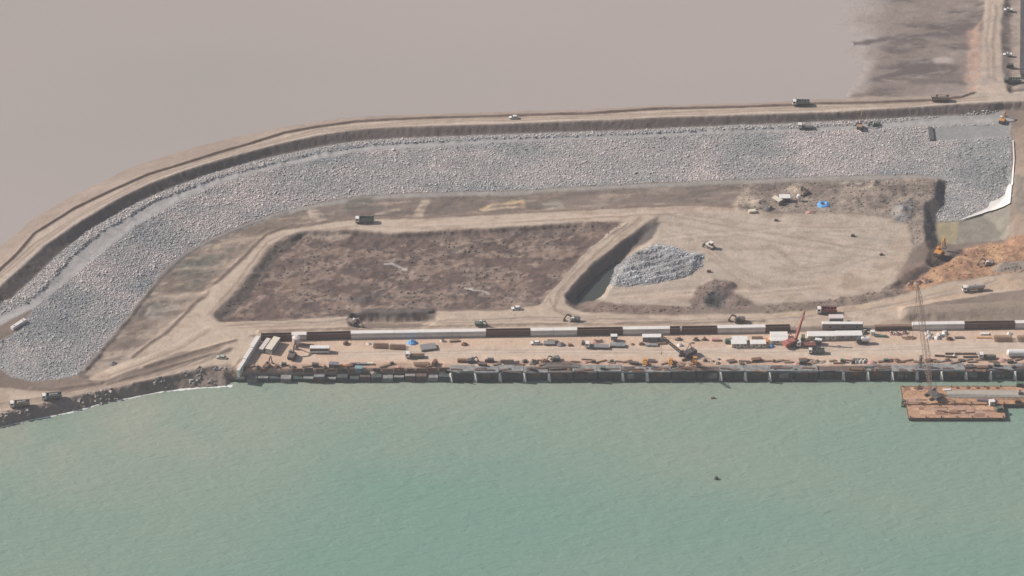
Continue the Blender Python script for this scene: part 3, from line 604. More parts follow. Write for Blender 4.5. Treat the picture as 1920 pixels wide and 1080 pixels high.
k = bil(H, x, y) > -1.0; x, y = x[k], y[k]
sz = .4+.55*rng.random(len(x)); stones('shore_rock', np.stack([x, y, bil(H, x, y)+sz*.1], -1), sz, stone_cols(x, y, (.34,.305,.275), .3), M_STONE)
# clods in the mud basin and in the rough ground
x, y = scatter(np.clip(MM, 0, 1)*(.35+.65*(N4 > .05)), 2.4, .6)
sz = .25+.45*rng.random(len(x))**2; stones('mud_clods', np.stack([x, y, bil(H, x, y)], -1), sz, stone_cols(x, y, (.18,.14,.118), .3), M_STONE)
x, y = scatter(np.maximum(np.maximum(area(NE, 1, 1), area(RED, 1, 1)), np.maximum(area([(1062,572),(1180,572),(1290,576),(1300,584),(1200,588),(1100,585)], 1, 1), np.maximum(area([(1430,572),(1540,566),(1650,545),(1690,535),(1690,552),(1620,568),(1520,580),(1430,586)], 1, 1), area([(1295,562),(1308,540),(1338,526),(1372,530),(1384,552),(1410,566),(1395,580),(1300,582)], 1, 1)))), 2.0, .5)
sz = .22+.4*rng.random(len(x))**2; cl = bil(C[...,0], x, y), bil(C[...,1], x, y), bil(C[...,2], x, y)
stones('earth_clods', np.stack([x, y, bil(H, x, y)], -1), sz, np.stack(cl, -1)*(.8+.4*rng.random((len(x),1))), M_STONE)

# heap of dumped stone on the sandy pad
HP = G(1230, 505)
HPOLY = GW([(1138,522),(1150,500),(1172,482),(1205,468),(1232,456),(1262,462),(1290,472),(1316,474),(1325,482),(1318,500),(1296,516),(1262,526),(1225,534),(1180,539),(1148,538)])
def heap_h(x, y):
    D, ins = _dist(HPOLY, True, x, y); D = np.where(ins, D, 0)+1.2*ins*fbm(x, y, 6, 3, 55)
    u, v = x-HP.x, y-HP.y
    r = .55*np.abs(((v*.9-u*.35)/4.6+.35*fbm(x, y, 9, 2, 56)) % 1.0-.5)*2
    return np.clip(D*.5, 0, .9+.06*(v+8)+1.5*r+1.5*fbm(x, y, 7, 4, 57))
hx, hy = np.meshgrid(np.linspace(HP.x-27, HP.x+27, 90), np.linspace(HP.y-21, HP.y+25, 80))
hz = bil(H, hx, hy)-.3+heap_h(hx, hy)
hroot = bpy.data.objects.new('stone_heap', None); COL.objects.link(hroot)
hroot.location = (HP.x, HP.y, HP.z)
tag(hroot, 'large heap of dumped blue grey quarry stone on the sandy pad', 'stone heap')
def grid_mesh(name, X, Y, Z, col, mat, parent=None):
    r, c = X.shape; id_ = np.arange(r*c).reshape(r, c)
    q = np.stack([id_[:-1,:-1], id_[:-1,1:], id_[1:,1:], id_[1:,:-1]], -1).reshape(-1, 4)
    me = bpy.data.meshes.new(name); me.from_pydata(np.stack([X, Y, Z], -1).reshape(-1, 3).tolist(), [], q.tolist())
    ca = me.color_attributes.new('Col', 'FLOAT_COLOR', 'POINT'); cc = np.ones((r*c, 4)); cc[:, :3] = col; ca.data.foreach_set('color', cc.ravel())
    me.materials.append(mat); o = bpy.data.objects.new(name, me); COL.objects.link(o)
    if parent: o.parent = parent
    return o
grid_mesh('fines', hx-HP.x, hy-HP.y, hz-HP.z, (.31,.305,.30), M_STONE, hroot)
xs, ys = np.meshgrid(np.arange(HP.x-30, HP.x+30, .7), np.arange(HP.y-24, HP.y+28, .7)); x, y = xs.ravel()+.9*rng.random(xs.size), ys.ravel()+.9*rng.random(xs.size)
_d, _in = _dist(HPOLY, True, x, y); k = (heap_h(x, y) > .15) | ((_d < 4) & (rng.random(len(x)) < .35*np.exp(-_d/1.6))); x, y = x[k], y[k]; sz = .16+.34*rng.random(len(x))**2.5
hp = stones('stones', np.stack([x-HP.x, y-HP.y, bil(H, x, y)-.2+heap_h(x, y)-HP.z], -1), sz, stone_cols(x, y, (.41,.41,.41), .35, .8, -.3), M_STONE, hroot)

# ------------------------------------------------------------------ mesh builder and materials for built things
class MB:
    def __init__(s): s.v, s.f = [], []
    def add(s, vs, fs):
        n = len(s.v); s.v += [tuple(p) for p in vs]; s.f += [tuple(i+n for i in f) for f in fs]; return s
    def box(s, c, d, rz=0.0, ry=0.0, rx=0.0, top=(1, 1)):
        m = Matrix.Translation(c) @ Matrix.Rotation(rz, 4, 'Z') @ Matrix.Rotation(ry, 4, 'Y') @ Matrix.Rotation(rx, 4, 'X')
        vs = []
        for z in (-.5, .5):
            k = top if z > 0 else (1, 1)
            for x, y in ((-.5,-.5),(.5,-.5),(.5,.5),(-.5,.5)): vs.append(m @ Vector((x*d[0]*k[0], y*d[1]*k[1], z*d[2])))
        return s.add(vs, [(3,2,1,0),(4,5,6,7),(0,1,5,4),(1,2,6,5),(2,3,7,6),(3,0,4,7)])
    def bx(s, x0, x1, y0, y1, z0, z1): return s.box(((x0+x1)/2,(y0+y1)/2,(z0+z1)/2), (x1-x0, y1-y0, z1-z0))
    def prism(s, prof, y0, y1):                        # profile in x,z (counter-clockwise seen from -y)
        n = len(prof); vs = [(x, y0, z) for x, z in prof]+[(x, y1, z) for x, z in prof]
        return s.add(vs, [tuple(range(n)), tuple(range(2*n-1, n-1, -1))]+[((i+1) % n, i, n+i, n+(i+1) % n) for i in range(n)])
    def cyl(s, a, b, r0, r1=None, n=12):
        a, b = Vector(a), Vector(b); r1 = r0 if r1 is None else r1; d = (b-a).normalized()
        u = d.orthogonal().normalized(); w = d.cross(u); vs = []
        for p, r in ((a, r0), (b, r1)):
            for i in range(n):
                t = 2*math.pi*i/n; vs.append(p+(u*math.cos(t)+w*math.sin(t))*r)
        return s.add(vs, [tuple(range(n-1, -1, -1)), tuple(range(n, 2*n))]+[(i, (i+1) % n, n+(i+1) % n, n+i) for i in range(n)])
    def beam(s, a, b, w, h=None):
        a, b = Vector(a), Vector(b); h = w if h is None else h; d = (b-a).normalized()
        u = d.cross(Vector((0,0,1)))
        u = Vector((1,0,0)) if u.length < 1e-4 else u.normalized()
        k = u.cross(d).normalized(); vs = [p+u*(w/2*sx)+k*(h/2*sy) for p in (a, b) for sx, sy in ((-1,-1),(1,-1),(1,1),(-1,1))]
        return s.add(vs, [(3,2,1,0),(4,5,6,7),(0,1,5,4),(1,2,6,5),(2,3,7,6),(3,0,4,7)])
    def lattice(s, a, b, w0, w1, n, ch=.16, lc=.09, w2=None):
        a, b = Vector(a), Vector(b); d = (b-a).normalized(); u = d.cross(Vector((0,0,1))).normalized(); k = u.cross(d).normalized()
        R_ = []
        for i in range(n+1):
            t = i/n; w = w0+(w1-w0)*min(1, t*5) if w2 is None else (w0+(w1-w0)*min(1, t*5) if t < .85 else w1+(w2-w1)*(t-.85)/.15)
            p = a+(b-a)*t; R_.append([p+u*(w/2*x)+k*(w/2*y) for x, y in ((-1,-1),(1,-1),(1,1),(-1,1))])
        for i in range(n):
            for c in range(4):
                s.beam(R_[i][c], R_[i+1][c], ch); e = (c+1) % 4
                s.beam(R_[i][c], R_[i+1][e], lc) if i % 2 else s.beam(R_[i][e], R_[i+1][c], lc)
        for c in range(4): s.beam(R_[0][c], R_[0][(c+1) % 4], ch); s.beam(R_[-1][c], R_[-1][(c+1) % 4], ch)
        return s
    def mesh(s, name, mat):
        me = bpy.data.meshes.new(name); me.from_pydata(s.v, [], s.f); me.update()
        bm = bmesh.new(); bm.from_mesh(me); bmesh.ops.recalc_face_normals(bm, faces=bm.faces[:]); bm.to_mesh(me); bm.free()
        me.materials.append(mat); return me
    def build(s, name, mat, parent=None):
        o = bpy.data.objects.new(name, s.mesh(name, mat)); COL.objects.link(o)
        if parent: o.parent = parent
        return o
def place(me, parent, loc=(0,0,0), rz=0.0):            # another piece sharing a mesh
    o = bpy.data.objects.new(me.name.split('.')[0], me); COL.objects.link(o); o.parent = parent; o.location = loc; o.rotation_euler = (0,0,rz); return o
_mats = {}
def paintmat(name, col, rough=.6, dirt=.45, dust=(.36,.29,.23), scale=.8, metal=0.0):
    if name in _mats: return _mats[name]
    m, n, b = node_mat(name); L = n.links.new
    ge = n.nodes.new('ShaderNodeNewGeometry'); no = n.nodes.new('ShaderNodeTexNoise'); no.inputs['Scale'].default_value = scale; no.inputs['Detail'].default_value = 5
    L(ge.outputs['Position'], no.inputs['Vector'])
    mr = n.nodes.new('ShaderNodeMapRange'); mr.inputs[1].default_value = .35; mr.inputs[2].default_value = .75; mr.inputs[3].default_value = 0; mr.inputs[4].default_value = dirt
    L(no.outputs[0], mr.inputs[0])
    mx = n.nodes.new('ShaderNodeMix'); mx.data_type = 'RGBA'; mx.inputs[6].default_value = (*col, 1); mx.inputs[7].default_value = (*dust, 1)
    L(mr.outputs[0], mx.inputs[0]); L(mx.outputs[2], b.inputs['Base Color'])
    b.inputs['Roughness'].default_value = rough; b.inputs['Metallic'].default_value = metal; b.inputs['Specular IOR Level'].default_value = .35
    _mats[name] = m; return m
WHITE = paintmat('white_paint', (.74,.72,.68), .5, .25); CREAM = paintmat('cream_sheet', (.68,.62,.50), .6, .25); DARK = paintmat('dark_rubber', (.025,.025,.027), .8, .3)
GLASS = paintmat('dark_glass', (.03,.04,.05), .2, .15); STEEL = paintmat('grey_steel', (.20,.205,.21), .55, .4); RUST = paintmat('rusty_steel', (.20,.105,.065), .85, .5, (.13,.08,.055))
RED_ = paintmat('red_paint', (.36,.10,.085), .6, .45); ORANGE = paintmat('orange_paint', (.58,.25,.05), .5, .3); YELLOW = paintmat('yellow_paint', (.55,.36,.08), .5, .4)
BLUE = paintmat('blue_paint', (.11,.27,.50), .6, .2); TARPB = paintmat('blue_tarpaulin', (.13,.36,.66), .7, .12); GREEN = paintmat('green_paint', (.06,.14,.10), .6, .35); TEAL = paintmat('grey_green_paint', (.12,.155,.15), .6, .35)
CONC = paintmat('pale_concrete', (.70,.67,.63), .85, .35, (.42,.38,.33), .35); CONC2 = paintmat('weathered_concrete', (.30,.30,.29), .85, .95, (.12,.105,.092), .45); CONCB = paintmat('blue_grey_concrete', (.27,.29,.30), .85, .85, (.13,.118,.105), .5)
TOE = paintmat('shaded_weedy_concrete', (.055,.075,.075), .8, .7, (.12,.13,.125), .6); FORM = paintmat('dark_formwork', (.115,.085,.075), .8, .5, (.20,.14,.11), .6); TIMBER = paintmat('weathered_timber', (.27,.19,.13), .85, .5, (.15,.10,.07), .9)  # TOE: weedy concrete, darkened further for the shade on the quay front
REBAR = paintmat('rebar_steel', (.235,.15,.105), .8, .4, (.14,.085,.06)); MUDDY = paintmat('muddy_body', (.235,.19,.155), .8, .5); DKBODY = paintmat('dark_body', (.065,.07,.075), .6, .35)
PINK = paintmat('faded_pink_sheet', (.52,.30,.26), .75, .3); PURP = paintmat('purple_grey_sheet', (.17,.16,.20), .7, .3); SANDL = paintmat('sand_load', (.36,.29,.22), .95, .4); STONEL = paintmat('stone_load', (.20,.195,.19), .95, .5)
PINKW = paintmat('pinkish_white_sheet', (.64,.56,.53), .6, .25); MEMB = paintmat('white_geotextile', (.78,.75,.70), .8, .12); NETG = paintmat('dark_green_netting', (.05,.085,.075), .9, .5, (.10,.09,.08), .7)
def thing(name, label, cat, loc, rz=0.0, group=None):
    o = bpy.data.objects.new(name, None); COL.objects.link(o); o.location = loc; o.rotation_euler = (0, 0, rz); o.empty_display_size = .5
    return tag(o, label, cat, group)
def GH(px, py):                                        # ground point on the finished relief
    p = G(px, py); return Vector((p.x, p.y, hgt(p.x, p.y)))
def slope_seat(o, hx, hy):                             # tilt a thing with the ground it stands on
    return o
_wheel = {}
def wheel(parent, x, y, r, w=.4):
    if (r, w) not in _wheel:
        _wheel[(r, w)] = MB().cyl((0,-w/2,0), (0,w/2,0), r, n=12).mesh('wheel', DARK), MB().cyl((0,-w/2-.02,0), (0,w/2+.02,0), r*.5, n=8).mesh('rim', STEEL)
    t, m = _wheel[(r, w)]; o = place(t, parent, (x, y, r)); place(m, o)
def cab_parts(t, x0, x1, w, z0, z1, mat, slope=.25):
    c = MB().prism([(x0,z0),(x1,z0),(x1,z0+(z1-z0)*.45),(x1-slope,z1),(x0,z1)], -w/2, w/2).build('cab', mat, t)
    MB().box((x1-slope*.5+.03, 0, z0+(z1-z0)*.72), (.06, w*.86, (z1-z0)*.46), ry=-math.atan2(slope, (z1-z0)*.55)).build('windscreen', GLASS, c)
    for s_ in (-1, 1): MB().bx(x0+(x1-x0)*.3, x1-slope-.12, s_*w/2-.02, s_*w/2+.02, z0+(z1-z0)*.52, z0+(z1-z0)*.9).build('side_window', GLASS, c)
    return c
def dump_truck(px, py, head, label, cab=WHITE, body=TEAL, load=None, k=1.0, group=None, name='dump_truck'):
    t = thing(name, label, 'truck', GH(px, py), R(head), group); t.scale = (k, k, k)
    MB().bx(-4.0, 3.0, -.5, .5, .75, 1.15).bx(1.9, 4.2, -1.1, 1.1, .55, .95).build('chassis', DARK, t)
    cab_parts(t, 2.35, 4.3, 2.4, .9, 3.0, cab)
    d = MB(); d.prism([(-4.4,1.25),(2.1,1.25),(2.2,2.9),(2.5,3.15),(2.5,3.3),(2.0,3.3),(2.0,1.45),(-4.2,1.45)], -1.3, 1.3)
    for s_ in (-1, 1): d.prism([(-4.4,1.25),(2.1,1.25),(2.1,2.9),(-4.7,2.6)], s_*1.3-.07, s_*1.3+.07)
    d.bx(-4.72, -4.6, -1.3, 1.3, 1.5, 2.55)
    for x in (-3.2, -1.8, -.4, 1.0): d.bx(x-.08, x+.08, -1.45, 1.45, 1.3, 2.55)
    b = d.build('dump_body', body, t)
    if load: MB().box((-1.2, 0, 2.35), (6.2, 2.4, 1.1), top=(.55, .35)).build('load', load, b)
    for x, y in ((3.1,1.05),(3.1,-1.05),(-1.9,1.0),(-1.9,-1.0),(-3.3,1.0),(-3.3,-1.0)): wheel(t, x, y, .55)
    return t
def flat_truck(px, py, head, label, length=9.0, cab=WHITE, bedm=STEEL, cargo=None, cargo_m=REBAR, group=None, name='flatbed_truck'):
    t = thing(name, label, 'truck', GH(px, py), R(head), group); h = length/2
    MB().bx(-h, h-.4, -.45, .45, .7, 1.05).build('chassis', DARK, t); cab_parts(t, h-2.0, h, 2.4, .8, 2.9, cab)
    b = MB().bx(-h, h-2.3, -1.25, 1.25, 1.06, 1.26); b.bx(h-2.42, h-2.3, -1.25, 1.25, 1.26, 2.2); b.build('load_bed', bedm, t)
    if cargo:
        c = MB()
        for i in range(cargo): c.bx(-h+.4, h-2.8, -1.1+i*2.2/cargo, -1.1+(i+.75)*2.2/cargo, 1.27, 1.6+.25*(i % 2))
        c.build('cargo', cargo_m, t)
    for x in (h-1.1, -h+1.2, -h+2.6): 
        for y in (1.0, -1.0): wheel(t, x, y, .5)
    return t
def car(px, py, head, label, mat=WHITE, pickup=False, group=None):
    t = thing('pickup_truck' if pickup else 'car', label, 'pickup' if pickup else 'car', GH(px, py), R(head), group)
    MB().prism([(-2.3,.4),(2.3,.4),(2.35,.85),(1.1,1.02),(-2.3,1.02)], -.9, .9).build('body', mat, t)
    x0 = -.5 if pickup else -1.9
    c = MB().prism([(x0,1.02),(1.0,1.02),(.4,1.6),(x0+.25,1.6)], -.8, .8).build('cabin', GLASS, t)
    MB().prism([(x0+.3,1.6),(.38,1.6),(.3,1.68),(x0+.36,1.68)], -.78, .78).build('roof', mat, c)
    if pickup: MB().bx(-2.3,-.55,-.9,-.82,1.02,1.32).bx(-2.3,-.55,.82,.9,1.02,1.32).bx(-2.3,-2.22,-.82,.82,1.02,1.32).build('cargo_bed', mat, t)
    for x in (1.4, -1.4):
        for y in (.82, -.82): wheel(t, x, y, .36, .25)
    return t
def bus(px, py, head, label, length=9.0):
    t = thing('bus', label, 'bus', GH(px, py), R(head)); h = length/2
    b = MB().prism([(-h,.45),(h,.45),(h+.05,1.4),(h-.15,2.85),(-h,2.85)], -1.22, 1.22).build('body', STEEL, t)
    MB().box((0,0,2.95), (length-.1, 2.5, .2), top=(.98,.9)).build('roof', WHITE, t)
    MB().bx(-h-.02, h-.05, -1.25, 1.25, .5, 1.3).build('side_skirt', WHITE, b)
    for s_ in (-1, 1):
        for i in range(6): x = -h+.5+i*(length-1.3)/6; MB().bx(x, x+(length-1.3)/6-.2, s_*1.235-.02, s_*1.235+.02, 1.5, 2.5).build('window', GLASS, b)
    MB().box((h-.04,0,2.1), (.06,2.1,1.1), ry=-.1).build('windscreen', GLASS, b)
    for x in (h-1.8, -h+2.0):
        for y in (1.05,-1.05): wheel(t, x, y, .5, .3)
    return t
def tank_truck(px, py, head, label, tank=WHITE, cab=WHITE, length=10.0):
    t = thing('tank_truck', label, 'truck', GH(px, py), R(head)); h = length/2
    MB().bx(-h, h-.4, -.45, .45, .75, 1.1).build('chassis', DARK, t); cab_parts(t, h-2.1, h, 2.4, .8, 3.0, cab)
    tk = MB().cyl((-h-.1,0,2.3), (h-2.6,0,2.3), 1.2, n=16).cyl((-h-.4,0,2.3), (-h-.1,0,2.3), .8, 1.2, n=16).cyl((h-2.6,0,2.3), (h-2.3,0,2.3), 1.2, .8, n=16).build('tank', tank, t)
    MB().cyl((-.8,0,3.45), (-.8,0,3.65), .35, n=10).build('hatch', STEEL, tk)
    for x in (h-1.1, -h+1.2, -h+2.6):
        for y in (1.0, -1.0): wheel(t, x, y, .52)
    return t
def tracks(t, length, w, gap):
    for s_ in (-1, 1):
        tr = MB().prism([(-length/2+.4,0),(length/2-.4,0),(length/2,.4),(length/2-.3,.85),(-length/2+.3,.85),(-length/2,.4)], s_*gap-w/2, s_*gap+w/2).build('track', DARK, t)
        MB().bx(-length/2+.6, length/2-.6, s_*gap-w/2-.03, s_*gap+w/2+.03, .3, .55).build('track_frame', STEEL, tr)
def excavator(px, py, head, label, mat=ORANGE, reach=4.5, up=3.6, swing=0, k=1.0, group=None, cabm=None):
    t = thing('excavator', label, 'excavator', GH(px, py), R(head), group); t.scale = (k, k, k)
    tracks(t, 4.4, .65, 1.2); MB().cyl((0,0,.85),(0,0,1.1), .8, n=14).build('turntable', DARK, t)
    hs = MB().prism([(-2.3,1.1),(1.5,1.1),(1.5,1.7),(.2,2.2),(-2.1,2.2),(-2.4,1.8)], -1.35, 1.35).build('house', mat, t)
    MB().bx(-2.75,-2.2,-1.3,1.3,1.15,2.1).build('counterweight', DKBODY, hs)
    c = MB().prism([(.1,1.2),(1.7,1.2),(1.75,2.0),(1.4,2.95),(.1,2.95)], .35, 1.35).build('cab', cabm or WHITE, t)
    MB().bx(.3,1.3,1.33,1.38,2.0,2.8).bx(1.6,1.66,.45,1.25,2.0,2.6).build('window', GLASS, c)
    e = (1.0+reach*.62, -.3, 1.6+up); tip = (1.0+reach, -.3, .9)
    mid = (1.0+reach*.25, -.3, 1.6+up*.75)
    MB().beam((1.0,-.3,1.6), mid, .5, .65).beam(mid, e, .5, .6).build('boom', mat, t)
    MB().beam(e, tip, .38, .48).build('stick', mat, t)
    MB().prism([(tip[0]-.7,.0),(tip[0]+.25,.05),(tip[0]+.3,1.0),(tip[0]-.2,1.1),(tip[0]-.9,.5)], -.9, .35).build('bucket', DKBODY, t)
    MB().cyl((1.5,-.3,1.3), tuple((a+b)/2 for a, b in zip(mid, (1.0,-.3,1.6))), .13, n=8).cyl(mid, tuple(a*.8+b*.2 for a, b in zip(e, tip)), .12, n=8).build('ram', STEEL, t)
    return t
def bulldozer(px, py, head, label, mat=YELLOW, k=1.0):
    t = thing('bulldozer', label, 'bulldozer', GH(px, py), R(head)); t.scale = (k, k, k); tracks(t, 4.0, .6, 1.0)
    MB().prism([(-1.9,.8),(1.9,.8),(1.9,1.7),(.3,1.9),(-1.9,1.6)], -.75, .75).build('hull', mat, t)
    c = MB().prism([(-1.3,1.6),(.3,1.8),(.2,2.9),(-1.2,2.9)], -.75, .75).build('cab', GLASS, t); MB().bx(-1.4,.35,-.85,.85,2.9,3.0).build('roof', WHITE, c)
    MB().prism([(2.6,.1),(2.95,.05),(2.75,.6),(2.9,1.3),(2.6,1.25),(2.5,.6)], -1.8, 1.8).build('blade', STEEL, t)
    MB().beam((.5,1.5,.5),(2.6,1.3,.5),.2).beam((.5,-1.5,.5),(2.6,-1.3,.5),.2).build('push_arms', mat, t)
    return t
def cabin(px, py, head, label, L=6.0, W=2.5, Hh=2.7, wall=CREAM, roof=WHITE, name='site_cabin', doors=1, legs=0.0, group=None, z=None):
    p = GH(px, py); t = thing(name, label, 'cabin', (p.x, p.y, p.z if z is None else z), R(head), group)
    MB().bx(-L/2, L/2, -W/2, W/2, legs-.15*(legs == 0), Hh).build('walls', wall, t)
    MB().box((0,0,Hh+.09), (L+.3, W+.3, .18), top=(.98,.94)).build('roof', roof, t)
    for i in range(doors):
        x = -L/2+L*(i+.3)/max(1, doors); d = MB().bx(x, x+.9, -W/2-.05, -W/2+.02, legs+.1, legs+2.1).build('door', STEEL, t); MB().bx(x+.72, x+.8, -W/2-.1, -W/2-.05, legs+1.0, legs+1.15).build('handle', DARK, d)
        w = MB().bx(x+1.3, x+2.3, -W/2-.04, -W/2+.02, legs+1.1, legs+1.9).build('window', GLASS, t); MB().bx(x+1.25, x+2.35, -W/2-.09, -W/2-.03, legs+1.02, legs+1.1).build('sill', wall, w)
    if legs:
        lm = MB().bx(-.12,.12,-.12,.12,0,legs).mesh('leg', STEEL)
        for x in (-L/2+.3, L/2-.3):
            for y in (-W/2+.3, W/2-.3): place(lm, t, (x, y, 0))
    return t
def slab_stack(px, py, head, label, L, W, n, mat, each=.22, name='panel_stack', cat='panel stack', jit=.15, group=None):
    t = thing(name, label, cat, GH(px, py), R(head), group); rr = random.Random(int(px*7+py)); me = MB().bx(-L/2,L/2,-W/2,W/2,0,each*.86).mesh('panel', mat)
    for x in (-L*.3, L*.3): MB().bx(x-.1,x+.1,-W/2,W/2,-.1,.14).build('bearer', TIMBER, t)
    for i in range(n): place(me, t, (rr.uniform(-jit,jit), rr.uniform(-jit,jit), .14+i*each), rr.uniform(-.03,.03))
    return t
def beam_stack(px, py, head, label, L, n, rows, mat, w=.32, name='beam_stack', cat='beam stack', group=None):
    t = thing(name, label, cat, GH(px, py), R(head), group); rr = random.Random(int(px*3+py)); me = MB().bx(-L/2,L/2,-w*.42,w*.42,0,w*.85).mesh('beam', mat)
    for x in (-L*.32, L*.32): MB().bx(x-.1,x+.1,-n*w/2,n*w/2,-.1,.14).build('bearer', TIMBER, t)
    for r in range(rows):
        for i in range(n-(r % 2)): place(me, t, (rr.uniform(-.3,.3), (i-(n-1-(r % 2))/2)*w*1.05, .14+r*w*.87), rr.uniform(-.02,.02))
    return t
def pipe_stack(px, py, head, label, L, n, rad, mat, group=None):
    t = thing('pipe_stack', label, 'pipe stack', GH(px, py), R(head), group); me = MB().cyl((-L/2,0,rad),(L/2,0,rad), rad, n=10).mesh('pipe', mat)
    for r in range(2):
        for i in range(n-r): place(me, t, (0, (i-(n-1-r)/2)*rad*2.05, r*rad*1.75))
    return t
def cage(px, py, head, label, L, W, Hh, mat=REBAR, group=None):
    t = thing('rebar_cage', label, 'rebar cage', GH(px, py), R(head), group); d = .13
    b = MB()
    for z in (.15, Hh): 
        for i in range(5): y = -W/2+i*W/4; b.bx(-L/2, L/2, y-d/2, y+d/2, z-d/2, z+d/2)
    for s_ in (-1,1): b.bx(-L/2, L/2, s_*W/2-d/2, s_*W/2+d/2, Hh*.5, Hh*.5+d)
    b.build('long_bars', mat, t)
    n = int(L/.55); hoop = MB().bx(-.05,.05,-W/2-.1,W/2+.1,0,.1).bx(-.05,.05,-W/2-.1,W/2+.1,Hh+.05,Hh+.15).bx(-.05,.05,-W/2-.12,-W/2,.1,Hh+.05).bx(-.05,.05,W/2,W/2+.12,.1,Hh+.05).mesh('hoop', mat)
    for i in range(n+1): place(hoop, t, (-L/2+i*L/n, 0, 0))
    return t
def heap(px, py, label, r, hh, mat, sq=.7, head=0, name='material_heap', cat='heap', bits=None, group=None):
    t = thing(name, label, cat, GH(px, py), R(head), group); rr = random.Random(int(px*5+py)); n, m = 14, 5; vs, fs = [(0,0,hh)], []
    for j in range(1, m+1):
        for i in range(n):
            a = 2*math.pi*i/n; q = j/m*(1+.22*(rr.random()-.5)); vs.append((math.cos(a)*r*q, math.sin(a)*r*q*sq, hh*(1-(j/m)**1.3)*(1+.5*(rr.random()-.5))-(.25 if j == m else 0)))
    for i in range(n): fs.append((0, 1+i, 1+(i+1) % n))
    for j in range(m-1):
        for i in range(n): a, b = 1+j*n+i, 1+j*n+(i+1) % n; fs.append((a, a+n, b+n, b))
    MB().add(vs, fs).build('mound', mat, t)
    if bits:
        for i in range(7):
            a = rr.random()*6.28; q = rr.random()*r*.8; L = .6+rr.random()*r*.8; z = hh*(1-(q/r)**1.3)+.12
            MB().box((math.cos(a)*q, math.sin(a)*q*sq, z), (L, .18+.25*rr.random(), .16), rz=rr.random()*3.1, ry=(rr.random()-.5)*.5).build('scrap', bits[i % len(bits)], t)
    return t
def machine(px, py, head, label, mat, name='generator', cat='generator', k=1.0, group=None):
    t = thing(name, label, cat, GH(px, py), R(head), group); t.scale = (k, k, k)
    MB().box((0,0,1.0), (2.6,1.3,1.2), top=(.94,.9)).build('housing', mat, t); MB().bx(-1.4,1.4,-.55,.55,.25,.4).bx(1.4,2.3,-.08,.08,.3,.4).build('frame', DARK, t)
    MB().cyl((-.8,.2,1.6),(-.8,.2,2.1),.1,n=8).build('exhaust', STEEL, t); MB().bx(-.9,.9,-.67,-.62,.7,1.3).build('grille', DARK, t)
    for y in (.6,-.6): wheel(t, -.2, y, .35, .22)
    return t

# ------------------------------------------------------------------ quay wall of caissons
QA, QB = PZ(843, 702, 5.0), PZ(1920, 698.5, 5.0); QA.z = QB.z = 0
qu = (QB-QA).normalized(); qn = Vector((-qu.y, qu.x, 0)); QANG = math.atan2(qu.y, qu.x)
def Q(s, y, z): p = QA+qu*s+qn*y; return Vector((p.x, p.y, z))
quay = thing('quay_wall', 'long row of grey concrete caissons forming the quay front along the green water', 'quay wall', QA, QANG)
UL = 46/1.0/ (FPX/ (CAM-QA).length)
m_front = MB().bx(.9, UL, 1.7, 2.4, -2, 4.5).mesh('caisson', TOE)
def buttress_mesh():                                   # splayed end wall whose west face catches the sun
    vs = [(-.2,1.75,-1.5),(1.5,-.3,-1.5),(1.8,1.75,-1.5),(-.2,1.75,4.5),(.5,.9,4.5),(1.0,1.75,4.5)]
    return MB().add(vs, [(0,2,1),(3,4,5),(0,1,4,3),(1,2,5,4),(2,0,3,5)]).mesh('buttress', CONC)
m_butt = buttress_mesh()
m_deck = [MB().box((UL/2,4.0,4.85), (UL-.12, 4.8, .62)).mesh('deck_slab', mt) for mt in (CONC2, CONCB, CONC2, FORM)]
m_lad = MB().bx(-.3,-.22,1.5,1.62,0,5.0).bx(.22,.3,1.5,1.62,0,5.0).bx(-.22,.22,1.5,1.6,1,1.1).bx(-.22,.22,1.5,1.6,2,2.1).bx(-.22,.22,1.5,1.6,3,3.1).bx(-.22,.22,1.5,1.6,4,4.1).mesh('ladder', RUST)
m_fen = MB().cyl((0,1.4,1.2),(0,1.4,4.2),.35,n=8).mesh('fender', DARK)
m_stain = [MB().bx(1.5, UL*.5, 1.6, 1.68, z0, z1).mesh('patch_panel', mt) for z0, z1, mt in ((1.0, 3.8, CONC2), (2.2, 4.3, RUST))]
m_kerb = MB().bx(0, UL-.12, 1.45, 1.9, 5.17, 5.42).mesh('kerb', CONCB)
m_toe = MB().box((UL/2,.9,-.45), (UL-.9, 1.8, 1.3)).mesh('toe_block', TOE)
m_hang = MB().box((UL*.55,1.55,3.6), (UL*.5, .3, 1.3), top=(1.1,1)).mesh('side_shutter', FORM)
NU = 35
m_rag = [MB().box((UL*f,1.75,5.3), (UL*w, .9, .35)).mesh('edge_form', mt) for f, w, mt in ((.3,.45,FORM),(.65,.5,RUST),(.5,.8,FORM))]
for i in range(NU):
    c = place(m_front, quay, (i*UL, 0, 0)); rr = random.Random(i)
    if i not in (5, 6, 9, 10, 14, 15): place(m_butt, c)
    bare = i in (4, 9, 10, 15, 16, 21)
    place(m_deck[3 if bare else i % 3], c, (0, rr.uniform(-.6,.9), rr.uniform(-.3,.05)-.3*bare), rr.uniform(-.02,.02)); place(m_toe, c, (rr.uniform(-.3,.3), rr.uniform(-.6,.5), rr.uniform(-.3,.3)))
    place(m_lad, c, (UL*rr.uniform(.2,.8), 0, 0)); place(m_fen, c, (UL*rr.uniform(.25,.85), 0, rr.uniform(-.4,.4)))
    if rr.random() < .5: place(m_stain[rr.randrange(2)], c, (rr.uniform(0, UL*.4), 0, 0))
    if rr.random() < .45: place(m_kerb, c)
    for _k in range(3):
        if rr.random() < .6: place(m_rag[_k], c, (rr.uniform(-1,1), rr.uniform(-.3,2.8), rr.uniform(-.1,.1)), rr.uniform(-.15,.15))
    if i in (5, 6, 14, 15, 19, 22) or rr.random() < .3: place(m_hang, c)
